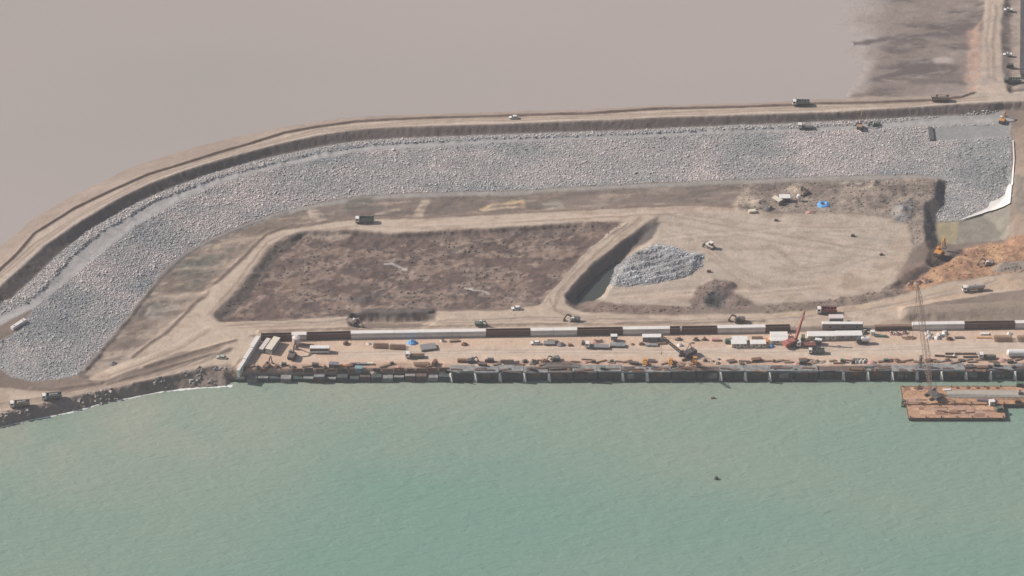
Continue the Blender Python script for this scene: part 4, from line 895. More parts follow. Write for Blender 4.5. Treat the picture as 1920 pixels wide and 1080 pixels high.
# unfinished west stretch: lower precast blocks, still without their deck
lowq = thing('unfinished_quay_wall', 'unfinished low stretch of quay with bare precast blocks above green water', 'quay wall', QA, QANG)
m_pb = [MB().bx(.15, 5.0, .9, 4.2, -2, z).mesh('precast_block', mt) for z, mt in ((2.3, CONC2), (2.8, TOE), (1.6, NETG), (3.0, FORM), (2.0, TOE))]
m_cap = MB().box((2.5,1.7,.18), (4.6, 1.5, .36)).mesh('cap_slab', CONC2)
m_capb = MB().box((2.5,1.9,.3), (4.9, 1.6, .6)).mesh('cap_slab', CONCB)
nb = int((843-438)*(CAM-QA).length/FPX/5.2)
for i in range(nb):
    rr = random.Random(i*13+1); k = rr.randrange(5); zt = (2.3, 2.8, 1.6, 3.0, 2.0)[k]
    b = place(m_pb[k], lowq, (-(i+1)*5.2, rr.uniform(-.5,.7), 0))
    if rr.random() < .55: place(m_cap if rr.random() < .6 else m_capb, b, (rr.uniform(-.2,.2), rr.uniform(-.5,.3), zt), rr.uniform(-.05,.05))
for i in range(nb):                                     # rebar starters and shutters standing behind the blocks
    rr = random.Random(i*7+5)
    if rr.random() < .8:
        MB().box((-(i+.5)*5.2, 4.6, 4.3), (rr.uniform(2.5,5), .5, rr.uniform(1.2,2.6))).build('shutter', (FORM, RUST, REBAR)[i % 3], lowq)
# ------------------------------------------------------------------ crown wall behind the yard: cast bays and open formwork bays
def WP(px):
    for a, b in zip(WB[:-1], WB[1:]):
        if a[0] <= px <= b[0] or b is WB[-1]:
            t = (px-a[0])/(b[0]-a[0]); return PZ(px, a[1]+(b[1]-a[1])*t, 5.0)
w0 = WP(487); wall = thing('crown_wall', 'long low concrete wall of pale cast bays and dark open formwork bays', 'wall', w0)
def wall_bay(parent, a, b, kind, o, Hh=3.2, T=2.4):
    d = b-a; L = d.length; ang = math.atan2(d.y, d.x); rel = a-o
    if kind == 'c':
        c = MB().bx(.04, L-.04, 0, T, -.6, Hh).build('wall_bay', CONC, parent); c.location = rel; c.rotation_euler = (0,0,ang)
        MB().bx(.04, L-.04, -.06, .02, .5, .62).bx(.04, L-.04, -.05, .02, 2.2, 2.3).build('shutter_line', CONCB, c)
        return c
    c = MB().bx(.1, L-.1, .15, .4, -.6, Hh).bx(.1, L-.1, T-.3, T-.05, -.6, Hh-.1).bx(.1, .35, .4, T-.3, -.6, Hh).bx(L-.35, L-.1, .4, T-.3, -.6, Hh).build('formwork_bay', FORM, parent)
    c.location = rel; c.rotation_euler = (0,0,ang)
    n = max(2, int(L/1.8)); rib = MB().bx(-.09, .09, -.05, .15, -.3, Hh+.05).mesh('rib', RUST)
    for i in range(n+1): place(rib, c, (.2+i*(L-.4)/n, 0, 0))
    r = MB()
    for i in range(int(L/.6)): r.bx(.6+i*.6-.05, .6+i*.6+.05, .7, .8, 0, Hh-.2+.5*(i % 3)/3); r.bx(.6+i*.6-.05, .6+i*.6+.05, T-.8, T-.7, 0, Hh-.2)
    r.bx(.4, L-.4, .6, T-.5, 0, 2.1).build('reinforcement', REBAR, c)
    return c
BAYS = [(489,547,'f'),(547,575,'c'),(575,658,'f'),(658,682,'c'),(682,740,'c'),(740,797,'c'),(797,848,'c'),(848,911,'c'),(911,995,'f'),(995,1038,'c'),(1038,1082,'c'),(1082,1168,'f'),(1168,1212,'c'),(1212,1256,'c'),(1256,1276,'f'),(1278,1345,'f'),(1345,1390,'c'),(1390,1435,'c'),(1435,1482,'f'),(1640,1710,'f'),(1710,1760,'c'),(1760,1808,'c'),(1808,1903,'f'),(1903,1950,'c'),(1950,2000,'c'),(2000,2085,'f'),(2085,2170,'c'),(2170,2255,'c'),(2255,2330,'f')]
for a, b, k in BAYS: wall_bay(wall, WP(a), WP(b), k, w0, 2.0 if (a, k) == (1640, 'f') else 3.2)
rw = thing('return_wall', 'short pale concrete wall running from the yard corner down to the sea', 'wall', PZ(489,640,5.0))
ra, rb = PZ(489, 641, 5.0), PZ(449, 703, 5.0); NB = 3
for i in range(NB):
    a, b = ra+(rb-ra)*(i/NB), ra+(rb-ra)*((i+1)/NB); d = b-a; c = MB().bx(.03, d.length-.03, -2.2+.35*i, 0, -.8-.6*(i == 2), 3.2-.35*i).build('wall_bay', CONC, rw)
    c.location = a-rw.location; c.rotation_euler = (0, 0, math.atan2(d.y, d.x))

# ------------------------------------------------------------------ barges and small floats
def barge(px0, px1, py0, py1, z, label, deckm, name='barge'):
    a, b, c = PZ(px0, py1, z), PZ(px1, py1, z), PZ(px0, py0, z); L, W = (b-a).length, (c-a).y
    t = thing(name, label, 'barge', (a.x, a.y, 0), 0)
    h = MB(); vs = [(1.2,0,-1.5),(L-1.2,0,-1.5),(L-1.2,W,-1.5),(1.2,W,-1.5),(0,0,z-.15),(L,0,z-.15),(L,W,z-.15),(0,W,z-.15)]
    h.add(vs, [(3,2,1,0),(4,5,6,7),(0,1,5,4),(1,2,6,5),(2,3,7,6),(3,0,4,7)]); h.build('hull', DKBODY, t)
    d = MB().bx(.1, L-.1, .1, W-.1, z-.15, z).build('deck', deckm, t)
    MB().bx(0, L, -.05, .2, z-.3, z+.12).bx(0, L, W-.2, W+.05, z-.3, z+.12).bx(-.05, .2, .2, W-.2, z-.3, z+.12).bx(L-.2, L+.05, .2, W-.2, z-.3, z+.12).build('rubbing_strake', RUST, t)
    bo = MB().cyl((0,0,0),(0,0,.7),.22,n=8).cyl((0,0,.6),(0,0,.75),.32,n=8).mesh('bollard', DARK)
    n = int(L/7)
    for i in range(n+1):
        for y in (.7, W-.7): place(bo, t, (1+i*(L-2)/n, y, z))
    ty = MB().cyl((0,-.3,0),(0,0,0),.5,n=12).mesh('tyre_fender', DARK)
    for i in range(n): place(ty, t, (3+i*(L-6)/max(1,n-1), -.02, z-.7))
    return t, L, W
DECKO = paintmat('rusty_orange_deck', (.50,.29,.165), .9, .9, (.20,.12,.085), .7); DECKB = paintmat('rusty_brown_deck', (.34,.20,.14), .9, .9, (.54,.34,.20), .6)
bt, bL, bW = barge(1694, 2010, 724, 758, 1.9, 'large rusty orange deck barge moored below the caissons carrying the lattice crane', DECKO)
gs = MB().bx(bL*.27, bL-1, bW*.36, bW*.76, 1.92, 2.02).build('timber_decking', paintmat('grey_deck_planks', (.40,.37,.32), .9, .5, (.30,.25,.2), .4), bt)
b2, b2L, b2W = barge(1703, 1886, 759, 784, 1.6, 'smaller rusty brown pontoon lashed outside the large barge', DECKB)
_pr = random.Random(8); PLT = [paintmat('pale_rust_plate', (.56,.36,.22), .9, .6, (.3,.19,.13), .8), paintmat('deep_rust_plate', (.23,.125,.085), .9, .6, (.36,.22,.14), .8), paintmat('pinkish_plate', (.44,.28,.22), .9, .6, (.28,.18,.14), .8)]
for par, L_, W_, z_, n_ in ((bt, bL, bW, 1.9, 26), (b2, b2L, b2W, 1.6, 30)):
    for i in range(n_):
        w, d = _pr.uniform(2, 7), _pr.uniform(1.2, 3.2); x, y = _pr.uniform(1, (L_*.26 if par is bt and _pr.random() < .5 else L_)-w-1), _pr.choice((_pr.uniform(.8, W_*.32-d*.5), _pr.uniform(W_*.78, W_-d-.6))) if par is bt else _pr.uniform(.8, W_-d-.8)
        y = max(.6, min(y, W_-d-.6)); MB().bx(x, x+w, y, y+d, z_, z_+.012+.004*i).build('deck_plate', PLT[i % 3], par)
def on_barge(o, z): o.location.z = z; return o
for px, py, z, lab in ((1857,777,1.6,'white and blue winch cabin on the brown pontoon'),):
    cabin(px, py, 10, lab, 2.4, 2.0, 2.2, WHITE, WHITE, 'winch_cabin', 1, 0, None, z)
def deck_item(px, py, z, fn, *a, **k):
    o = fn(px, py, *a, **k); p = PZ(px, py, z); o.location = (p.x, p.y, z); return o
deck_item(1873,770,1.6, machine, 20, 'dark green winch engine at the pontoon end', GREEN, 'winch', 'winch', 1.2)
deck_item(1850,752,1.9, beam_stack, -4, 'purple brown steel girders lying across the barge edge', 8.5, 4, 2, PURP, .4)
deck_item(1912,724,1.9, machine, 0, 'dark green engine box on the far barge rail', GREEN, 'deck_engine', 'engine', 1.3)
deck_item(1912,738,1.9, machine, 80, 'small brown deck winch on grey planking', RUST, 'deck_winch', 'winch', .9)
deck_item(1908,755,1.9, machine, 0, 'brown deck winch beside the barge edge', RUST, 'deck_winch', 'winch', 1.0)
deck_item(1722,728,1.9, heap, 'reddish scrap heap on the orange barge end', 2.6, 1.0, RUST, .7, 0, 'scrap_heap', 'scrap heap', (RUST, REBAR, TIMBER))
deck_item(1776,731,1.9, slab_stack, 5, 'white panels lying on the barge rail', 3.5, 1.2, 2, WHITE, .15)
for i, x in enumerate((1795,1815,1833,1852,1870)): deck_item(x,727.5,1.9, heap, 'low rusty chain pile along the inner barge rail', 1.3, .6, RUST, .6, 0, 'chain_pile', 'chain', None, 'chain piles on the barge')
for i, x in enumerate((1730,1752,1770,1790,1806)): deck_item(x,757,1.7, beam_stack, (i*17) % 9-4, 'short rusty beams lying where barge and pontoon meet', 3.5, 2, 1, RUST, .3, group='beams between barge and pontoon')
for i, (x, y) in enumerate(((1765,771),(1778,774),(1790,775),(1803,771),(1818,774))): deck_item(x,y,1.6, beam_stack, -6+i*3, 'rusty steel lengths scattered on the brown pontoon deck', 4.0, 2, 1, RUST, .28, group='steel on the pontoon')
tg = thing('mooring_boat', 'small dark green workboat tucked behind the barge corner', 'boat', PZ(1694,757,0), R(80))
MB().add([(-2.8,-1,.9),(2.0,-1.1,1.0),(3.4,0,1.3),(2.0,1.1,1.0),(-2.8,1,.9),(-2.6,-.7,-.4),(1.8,-.7,-.4),(2.8,0,-.3),(1.8,.7,-.4),(-2.6,.7,-.4)], [(0,1,2,3,4),(9,8,7,6,5),(0,5,6,1),(1,6,7,2),(2,7,8,3),(3,8,9,4),(4,9,5,0)]).build('hull', GREEN, tg)
MB().box((-.6,0,1.7), (2.0,1.5,1.4), top=(.85,.85)).build('wheelhouse', DKBODY, tg)
bu = thing('mooring_buoy', 'lone black mooring buoy floating on the open green water', 'buoy', PZ(1343,898,0)); MB().cyl((0,0,-.5),(0,0,.9),1.0,.8,n=14).cyl((0,0,.9),(0,0,1.1),.8,.3,n=14).build('float', DARK, bu); MB().cyl((0,0,1.1),(0,0,1.7),.08,n=6).build('mooring_ring', STEEL, bu)
bu = thing('marker_float', 'small brown float drifting just off the quay front', 'float', PZ(1337,747,0)); MB().cyl((-.9,0,.2),(.9,0,.2),.45,n=10).build('drum', RUST, bu); MB().bx(-.1,.1,-.1,.1,.5,1.4).build('pole', TIMBER, bu)

# ------------------------------------------------------------------ cranes
def crane(base, tip, head, label, mat, w=1.5, n=26, lattice=True, z=None, k=1.0, name='crawler_crane', cw=DKBODY, hook=6.0, ch=.17, lc=.1, hm=None):
    p = base; t = thing(name, label, 'crane', p, R(head)); inv = Matrix.Rotation(-R(head), 3, 'Z')
    T = inv @ (tip-p)
    tracks(t, 6.4, .95, 1.9); MB().cyl((0,0,.85),(0,0,1.25),1.3,n=16).build('turntable', DARK, t)
    ang = math.atan2(T.y, T.x); ub = MB().box((0,0,0),(1,1,1)); ub = MB()
    hs = MB().prism([(-4.0,1.25),(1.6,1.25),(1.6,2.6),(.2,3.0),(-3.6,3.0),(-4.0,2.6)], -1.5, 1.5).build('machine_house', hm or mat, t); hs.rotation_euler = (0,0,ang)
    MB().bx(-5.0,-3.9,-1.7,1.7,1.2,2.9).build('counterweight', cw, hs); c = MB().prism([(.4,1.3),(2.2,1.3),(2.3,2.2),(1.9,3.1),(.4,3.1)], -2.4, -1.5).build('cab', GLASS, hs)
    foot = Vector((math.cos(ang)*1.4, math.sin(ang)*1.4, 1.9))
    bm_ = MB()
    if lattice: bm_.lattice(foot, T, .7, w, n, ch, lc, .6)
    else: bm_.beam(foot, foot.lerp(T,.5), 1.0, 1.15).beam(foot.lerp(T,.42), foot.lerp(T,.78), .75, .85).beam(foot.lerp(T,.7), T, .5, .6)
    bm_.build('boom', mat, t)
    back = Vector((-math.cos(ang)*3.2, -math.sin(ang)*3.2, 3.0)); mast = back*.6+Vector((0,0,5.5))
    MB().beam(back, mast, .25).beam(foot+Vector((0,0,.6)), mast, .25).build('gantry', mat, t)
    MB().beam(mast, T, .09).build('pendant_rope', DARK, t)
    if not lattice: MB().cyl(Vector((foot.x*1.6,foot.y*1.6,1.3)), foot.lerp(T,.3), .35, n=10).build('luffing_ram', STEEL, t)
    d = MB().cyl(T, T-Vector((0,0,hook)), .06, n=5).build('hoist_rope', DARK, t); MB().box(T-Vector((0,0,hook+.5)), (.6,.4,1.0), top=(.8,.8)).build('hook_block', YELLOW, d)
    return t
crane(GH(1287,670), PZ(1241,631,23.5), 20, 'dark lattice boom crawler crane standing near the quay edge', paintmat('dark_crane_paint', (.045,.042,.05), .6, .35), 1.1, 22, True, hook=9, ch=.3, lc=.2)
crane(GH(1486,646), PZ(1509,583,22.0), 80, 'bright red telescopic crane with raised boom between white roofed huts', RED_, lattice=False, hook=4, name='telescopic_crane', cw=RED_)
cb = PZ(1748,743,1.9)
bd = Vector(ray(1720,533)); tt = (cb.y+15-CAM.y)/bd.y
crane(cb, CAM+bd*tt, 30, 'tall thin lattice crane standing on the orange barge', paintmat('faded_crane_paint', (.33,.24,.19), .7, .3), 2.0, 44, True, hook=30, ch=.16, lc=.08, hm=DKBODY)

# ------------------------------------------------------------------ vehicles on the roads
dump_truck(683,417,183,'grey green dump truck with white cab roof alone on the upper haul road', WHITE, TEAL, None, 1.05)
dump_truck(37,762,190,'leading of two dusty dump trucks on the shore road, towards the point', WHITE, MUDDY, STONEL, 1.0)
dump_truck(97,748,190,'following one of two dusty dump trucks on the shore road, behind the other', WHITE, TEAL, STONEL, 1.0)
dump_truck(1501,197,182,'dark green dump truck with pale cab on the embankment crest above the bench machines', WHITE, TEAL, None, 1.0)
dump_truck(1762,189,182,'muddy brown dump truck on the embankment crest near the northern track', MUDDY, MUDDY, SANDL, 1.05)
dump_truck(1897,156,185,'dark dump truck at the junction below the dark shed', DKBODY, TEAL, None, 1.0)
car(963,222,182,'single white car driving along the embankment crest')
car(968,580,185,'white car on the lower road where the diagonal track joins')
dump_truck(1549,587,180,'dark red dump truck with white cab on the sandy road behind the huts', WHITE, paintmat('dark_red_paint', (.20,.055,.06), .6, .3), None, 1.05)
tank_truck(1824,545,188,'white cabbed tanker with pinkish grey tank on the sandy haul road', paintmat('pinkish_grey_tank', (.42,.37,.34), .5, .3), WHITE, 10.5)
excavator(1077,603,175,'dark excavator working beside the lower road near the diagonal track', DKBODY, 4.0, 2.2, group=None)
excavator(899,610,0,'small dark green excavator parked behind the pale wall bays', GREEN, 3.6, 1.8, k=.8)
excavator(1386,603,178,'brown mud covered excavator on the road edge behind the wall', paintmat('dark_brown_paint', (.09,.07,.06), .7, .4), 4.0, 2.0, cabm=DKBODY)
excavator(660,608,-25,'excavator with white cab digging at the end of the trench', MUDDY, 5.0, 3.2)
bulldozer(1331,464,140,'cream bulldozer on the sandy pad beyond the stone heap', CREAM, 1.15)
flat_truck(1510,241,178,'white cabbed flatbed truck standing on the revetment bench', 8.0, WHITE, DKBODY, 3, STEEL)
excavator(1612,240,82,'crane like excavator with arm raised against the embankment face', paintmat('faded_orange_paint', (.36,.22,.13), .7, .4), 4.0, 6.5, cabm=DKBODY)
excavator(1640,235,190,'small green excavator on the bench next to the raised arm', GREEN, 3.6, 1.6, k=.75)
excavator(1879,229,70,'orange brown excavator with yellow arm at the bench end', ORANGE, 4.6, 3.4, cabm=WHITE)
excavator(1760,478,60,'bright orange excavator digging at the foot of the shaded cut', ORANGE, 4.5, 4.6, k=1.25, cabm=ORANGE)
excavator(1853,497,185,'white backed excavator working in the red soil', MUDDY, 4.2, 2.4, cabm=WHITE)
car(1890,20,178,'white pickup parked beside the far end of the northern track', WHITE, True)
car(1889,104,178,'white pickup parked next to the dark shed wall', WHITE, True)
machine(1893,127,0,'dark machine parked at the shed corner', DKBODY, 'compressor', 'compressor', 1.5)
car(415,672,170,'small green white car above the shore riprap', paintmat('pale_green_paint', (.40,.45,.38), .5, .3))
heap(212,682,'small grey spoil pile at the foot of the rock slope', 2.4, 1.2, paintmat('grey_spoil', (.25,.235,.22), .95, .5, (.16,.14,.13), .9), .8, 0, 'spoil_pile', 'spoil')
p = GH(35,610); wb = thing('concrete_block', 'long pale concrete block at the west end of the rock slope', 'block', p, R(52)); MB().box((0,0,.6),(9,2.0,1.6),top=(.96,.9)).build('block', CONC, wb); MB().bx(-3,-2.6,-.2,.2,1.38,1.7).bx(2.6,3,-.2,.2,1.38,1.7).build('lifting_eye', STEEL, wb)
heap(52,569,'small dark marker pile on the sandy platform', 1.0, .8, DKBODY, .8)
# dark shed at the right edge
ps = GH(1911,148); pe = PZ(1913,-40,ps.z); SL = (pe-ps).length; sd = thing('dark_shed', 'long dark roofed shed beside the northern track', 'shed', ps, math.atan2(pe.y-ps.y, pe.x-ps.x)-math.pi/2)
MB().bx(.6, 16, 0, SL, -.8, 3.2).build('wall', CONC2, sd)
rf = MB(); DK = paintmat('dark_roof', (.04,.04,.055), .7, .2)
rfo = MB().add([(0,-.6,3.2),(16.6,-.6,3.2),(16.6,SL+.6,3.2),(0,SL+.6,3.2),(8.3,-.6,4.6),(8.3,SL+.6,4.6)], [(0,1,4),(3,5,2),(0,4,5,3),(1,2,5,4),(0,3,2,1)]).build('roof', DK, sd)
for i in range(6): MB().bx(.5,.62, 8+i*22, 11+i*22, 0, 2.6).build('door', STEEL, sd)
# white membrane, pool of water, tarpaulin
def drape(name, label, cat, pts, mat, lift=.25, thick=.06):
    P = [GH(x, y) for x, y in pts]; bm = bmesh.new(); vsx = [bm.verts.new(p) for p in P]; f = bm.faces.new(vsx)
    bmesh.ops.triangulate(bm, faces=bm.faces[:]); bmesh.ops.subdivide_edges(bm, edges=bm.edges[:], cuts=5, use_grid_fill=True)
    for v in bm.verts: v.co.z = hgt(v.co.x, v.co.y)+lift
    bmesh.ops.recalc_face_normals(bm, faces=bm.faces[:]); bmesh.ops.solidify(bm, geom=bm.faces[:], thickness=thick)
    me = bpy.data.meshes.new(name); bm.to_mesh(me); bm.free(); me.materials.append(mat)
    o = bpy.data.objects.new(name, me); COL.objects.link(o); return tag(o, label, cat)
drape('geotextile_sheet', 'white geotextile sheet laid along the lower edge of the rock slope', 'geotextile', [(1796,416),(1851,399),(1894,383),(1897,352),(1893,346),(1884,366),(1872,376),(1856,381),(1852,392)], MEMB, .75)
drape('geotextile_strip', 'narrow white geotextile strip along the east edge of the rock slope', 'geotextile', [(1896,350),(1899,348),(1902,300),(1900,265),(1898,264),(1900,300)], MEMB, .6)
bt_ = thing('blue_tarpaulin', 'bright blue tarpaulin draped round a small dark opening on the pad', 'tarpaulin', GH(1544,384)); rr = random.Random(4)
vs, fs = [], []; n = 16
for j, (q, z) in enumerate(((.28,.5),(.45,1.1),(.75,.7),(1.0,.05))):
    for i in range(n): a = 2*math.pi*i/n; r_ = q*(1+.18*(rr.random()-.5)); vs.append((math.cos(a)*3.6*r_, math.sin(a)*3.3*r_, z*(1+.3*(rr.random()-.5))))
for j in range(3):
    for i in range(n): a, b = j*n+i, j*n+(i+1) % n; fs.append((a, a+n, b+n, b))
MB().add(vs, fs).build('sheet', TARPB, bt_); MB().cyl((0,0,.02),(0,0,.3),1.1,n=12).build('opening', DKBODY, bt_)
pool = poly_obj('pool', [Vector((p.x, p.y, -.45)) for p in [PZ(x, y, -.45) for x, y in ((1078,566),(1100,540),(1125,515),(1150,492),(1166,490),(1152,520),(1132,550),(1112,568),(1090,574))]], water_mat('pool_water', ((.05,.062,.056),(.06,.07,.062)), .15, ((.5,1),), .02, .05))
tag(pool, kind='structure')
# camp on the pad
slab_stack(1410,398,8,'pale cement bags stacked at the heap foot', 3.4, 2.0, 5, CREAM, .25, 'bag_stack', 'bag stack')
heap(1440,392,'grey machine parts under a dark sheet beside the white awning', 3.4, 1.8, DKBODY, .8, 20, 'covered_heap', 'heap', (STEEL, WHITE, RUST))
cabin(1457,380,-50,'small hut with cream awning roof standing askew in the pad camp', 5.0, 2.6, 2.4, MUDDY, CREAM)
cabin(1471,377,2,'dark fronted hut with white roof in the pad camp', 5.2, 3.4, 2.8, DKBODY, WHITE)
tank = thing('water_tank', 'white water tank on a dark stand near the blue tarpaulin', 'tank', GH(1497,377)); MB().cyl((0,0,2.0),(0,0,3.6),1.0,n=14).cyl((0,0,3.6),(0,0,3.9),1.0,.4,n=14).build('vessel', WHITE, tank)
for x in (-.7,.7):
    for y in (-.7,.7): MB().bx(x-.1,x+.1,y-.1,y+.1,0,2.0).build('leg', DARK, tank)
heap(1520,398,'low reddish soil heap below the blue tarpaulin', 3.2, .9, PINK, .5, 20)
heap(1502,358,'tall yellowish sand heap behind the white water tank', 4.0, 2.6, SANDL, .8, 0, 'sand_heap')
machine(1455,414,0,'small brown pump standing alone on the sandy pad', MUDDY, 'pump', 'pump', .7); machine(1599,443,0,'small dark pump alone on the open pad', DKBODY, 'pump', 'pump', .7); machine(1652,478,20,'tiny rusty pump near the red soil', RUST, 'pump', 'pump', .6); machine(1329,510,0,'small brown box standing beside the stone heap tip', RUST, 'tool_box', 'box', .7)
for x, y, h_, lb in ((1722,531,20,'middle one of three reddish rubble heaps at the red excavation'),(1738,528,-15,'reddish rubble heap closest to the orange excavator'),(1708,533,40,'reddish rubble heap closest to the sandy road bend')): heap(x, y, lb, 2.6, 1.3, paintmat('red_rubble', (.34,.20,.15), .9, .5), .7, h_, 'rubble_heap', 'rubble heap', (RUST, TIMBER), 'rubble by the red excavation')
# ------------------------------------------------------------------ quay yard, along the wall
cabin(512,653,-110,'largest cream roofed container in the yard corner', 10.0, 3.2, 3.0, paintmat('grey_wall_sheet', (.33,.33,.31), .6, .3), CREAM, 'container_cabin', 0)
cabin(497,652,-110,'narrow pinkish container between the return wall and the cream one', 9.0, 1.9, 2.3, STEEL, PINKW, 'container_cabin', 0)
silo = thing('cement_silo', 'squat pinkish white silo on legs in front of the short cast bay', 'silo', GH(556,646)); MB().cyl((0,0,1.6),(0,0,4.2),1.9,n=16).cyl((0,0,.5),(0,0,1.6),.4,1.9,n=16).cyl((0,0,4.2),(0,0,4.8),1.9,.6,n=16).build('vessel', PINKW, silo)
for a in range(4): MB().cyl((1.5*math.cos(a*1.57+.8),1.5*math.sin(a*1.57+.8),0),(1.5*math.cos(a*1.57+.8),1.5*math.sin(a*1.57+.8),2.2),.14,n=6).build('leg', STEEL, silo)
excavator(548,670,78,'dark excavator with grey roof facing the pinkish silo', paintmat('dark_brown_paint', (.09,.07,.06), .7, .4), 5.0, 3.4, k=1.15, cabm=STEEL)
bus(600,660,0,'white roofed bus parked alone in the yard', 9.2)
beam_stack(577,647,0,'long brown timbers lying beside the pinkish silo', 5.0, 3, 1, TIMBER)
machine(648,645,60,'small reddish pump at the end of the dark formwork', RUST, 'pump', 'pump', .9)
cage(714,650,-3,'brown rebar cage next to the white sack, first of a pair', 6.8, 3.0, 1.0); cage(746,652,-3,'brown rebar cage near the blue sheet, second of a pair', 6.8, 3.0, 1.0)
heap(691,645,'white sack pile by the wall foot at the rebar cages', 1.4, .9, WHITE, .8, 0, 'sack_pile', 'sacks')
heap(773,643,'bright blue sheet over a load against the pale wall', 2.6, 1.9, TARPB, .8, 0, 'covered_load', 'covered load')
slab_stack(803,653,12,'stack of wide grey steel panels in front of the pale wall', 7.2, 4.4, 5, STEEL, .2)
heap(830,640,'small white and dark clutter at the wall foot', 1.4, 1.3, WHITE, .6, 0, 'clutter_pile', 'clutter', (DARK, STEEL)); slab_stack(852,640,5,'brown boards by the pale wall bays', 4.6, 1.4, 3, TIMBER, .2, 'board_stack', 'boards'); heap(871,646,'dark red scrap pile near the dark formwork bay', 1.9, 1.1, RUST, .8, 0, 'scrap_pile', 'scrap', (RUST, REBAR))
flat_truck(778,670,182,'white cabbed flatbed truck with brown steel load in mid yard', 9.0, WHITE, STEEL, 4, REBAR)
car(1004,645,180,'small white car parked before the pale cast bays'); slab_stack(1030,645,0,'grey shutters stacked under a timber pile', 5.2, 2.6, 4, STEEL, .25, 'shutter_stack', 'shutters'); beam_stack(1036,640,-8,'pale timbers piled against the cast bays', 4.5, 5, 2, TIMBER)
heap(1052,647,'purple grey sheeted heap beside the shutters', 2.4, 1.5, PURP, .7, 0, 'covered_heap', 'heap'); heap(1069,648,'little rusty scrap pile east of the purple heap', 1.4, .9, RUST, .8, 0, 'scrap_pile', 'scrap', (RUST,))
flat_truck(1119,652,176,'long empty flatbed trailer truck with pale cab in the yard', 11.0, WHITE, STEEL); machine(1093,645,80,'dark compressor beside the long flatbed trailer', DKBODY, 'compressor', 'compressor', .9)
heap(1118,641,'reddish soil and scrap behind the long trailer', 3.4, .9, PINK, .5, 0, 'soil_heap', 'heap', (RUST, TIMBER))
cabin(1151,638,0,'small white kiosk on legs by the wall', 2.8, 2.0, 2.8, STEEL, WHITE, 'kiosk', 1, .8); slab_stack(1158,649,-3,'dark grey slabs stacked next to the white kiosk', 7.0, 2.6, 4, CONCB, .28, 'slab_stack', 'slabs'); heap(1186,646,'small brown heap east of the grey slabs', 1.3, .8, TIMBER, .7)
cabin(1222,638,1,'long open shed with white roof below the crane tip', 8.6, 2.6, 2.6, STEEL, WHITE, 'long_shed', 2); slab_stack(1222,648,0,'pale sheets stacked in front of the long shed', 5.5, 1.6, 3, CONCB, .22, 'sheet_stack', 'sheets'); heap(1203,646,'rusty clutter at the long shed corner', 1.6, 1.2, RUST, .7, 0, 'clutter_pile', 'clutter', (STEEL, RUST)); beam_stack(1240,645,2,'brown beams at the east end of the long shed', 4.5, 4, 2, REBAR)
heap(1272,637,'dark heap at the narrow formwork bay', 1.9, 1.2, DKBODY, .7, 0, 'dark_heap', 'heap', (RUST,)); tk = heap(1275,648,'round white tank like sack beyond the crane boom', 1.5, 1.5, WHITE, .9, 0, 'white_sack', 'sack'); heap(1298,643,'flat brown board pile behind the white sack', 1.5, .5, TIMBER, .6, 0, 'board_pile', 'boards')
heap(1306,638,'dark cable drum pile at the wall foot', 1.6, 1.3, DKBODY, .7, 0, 'drum_pile', 'drums', (RUST, DARK)); heap(1321,637,'darker brown pile right of the cable drums', 1.6, 1.2, FORM, .7, 0, 'dark_heap', 'heap', (RUST,))
slab_stack(1342,638,0,'faded pink sheets stacked by the wall', 3.6, 1.6, 4, PINK, .25, 'sheet_stack', 'sheets'); machine(1366,643,10,'dark green generator left of the white huts', GREEN, 'generator', 'generator', 1.3)
for px, py, L, W, lab in ((1387,641,7.0,2.4,'white roofed hut at the back of the close trio'),(1385,648,7.0,2.4,'white roofed hut at the front west of the close trio'),(1421,648,7.2,2.4,'white roofed hut at the front east of the close trio'),(1460,633,8.0,2.4,'long white roofed hut nearest the wall beside the red crane'),(1461,642,8.0,2.4,'long white roofed hut in front beside the red crane')):
    cabin(px, py, 1, lab, L, W+1.0, 2.1, CREAM, WHITE, 'white_hut', 2)
cage(1420,637,0,'brown rebar frames stored behind the trio of huts', 5.0, 2.0, 1.2); slab_stack(1437,641,90,'orange boards on end beside the trio of huts', 3.0, 1.4, 5, ORANGE, .2, 'board_stack', 'boards')
heap(1447,650,'blue sheet over a small load by the huts', 1.7, 1.2, BLUE, .8, 0, 'covered_load', 'covered load')
flat_truck(1512,649,182,'red chassis truck with white cab below the red crane', 9.5, WHITE, RED_, 3, paintmat('faded_red_load', (.36,.15,.14), .7, .35)); cabin(1534,644,-15,'small white box cabin beside the red chassis truck', 3.0, 2.0, 2.2, STEEL, WHITE, 'box_cabin', 1); machine(1505,637,80,'dark green generator between the red crane and truck', GREEN, 'generator', 'generator', 1.3)
dump_truck(1530,662,182,'dark tipper truck with pale cab in the yard below the red truck', WHITE, TEAL, None, .85, name='tipper_truck')
cabin(1540,634,1,'long white roofed hut west of its twin behind the white box cabin', 13.2, 3.8, 2.5, CREAM, WHITE, 'white_hut', 3); cabin(1591,633,1,'long white roofed hut with dark doorway east of its twin', 12.2, 3.8, 2.5, paintmat('grey_wall_sheet', (.33,.33,.31), .6, .3), WHITE, 'white_hut', 3)
cabin(1579,616,0,'very long narrow white roof against the gap in the wall', 19.0, 1.8, 3.2, STEEL, WHITE, 'store_shed', 3); cabin(1567,607,1,'grey shed with pale roof standing on the road side of the wall', 6.6, 3.0, 4.2, paintmat('grey_wall_sheet', (.33,.33,.31), .6, .3), PINKW, 'road_shed', 1); heap(1592,606,'dark clutter beside the road shed', 2.2, 1.2, DKBODY, .6, 0, 'clutter_pile', 'clutter', (STEEL, RUST))
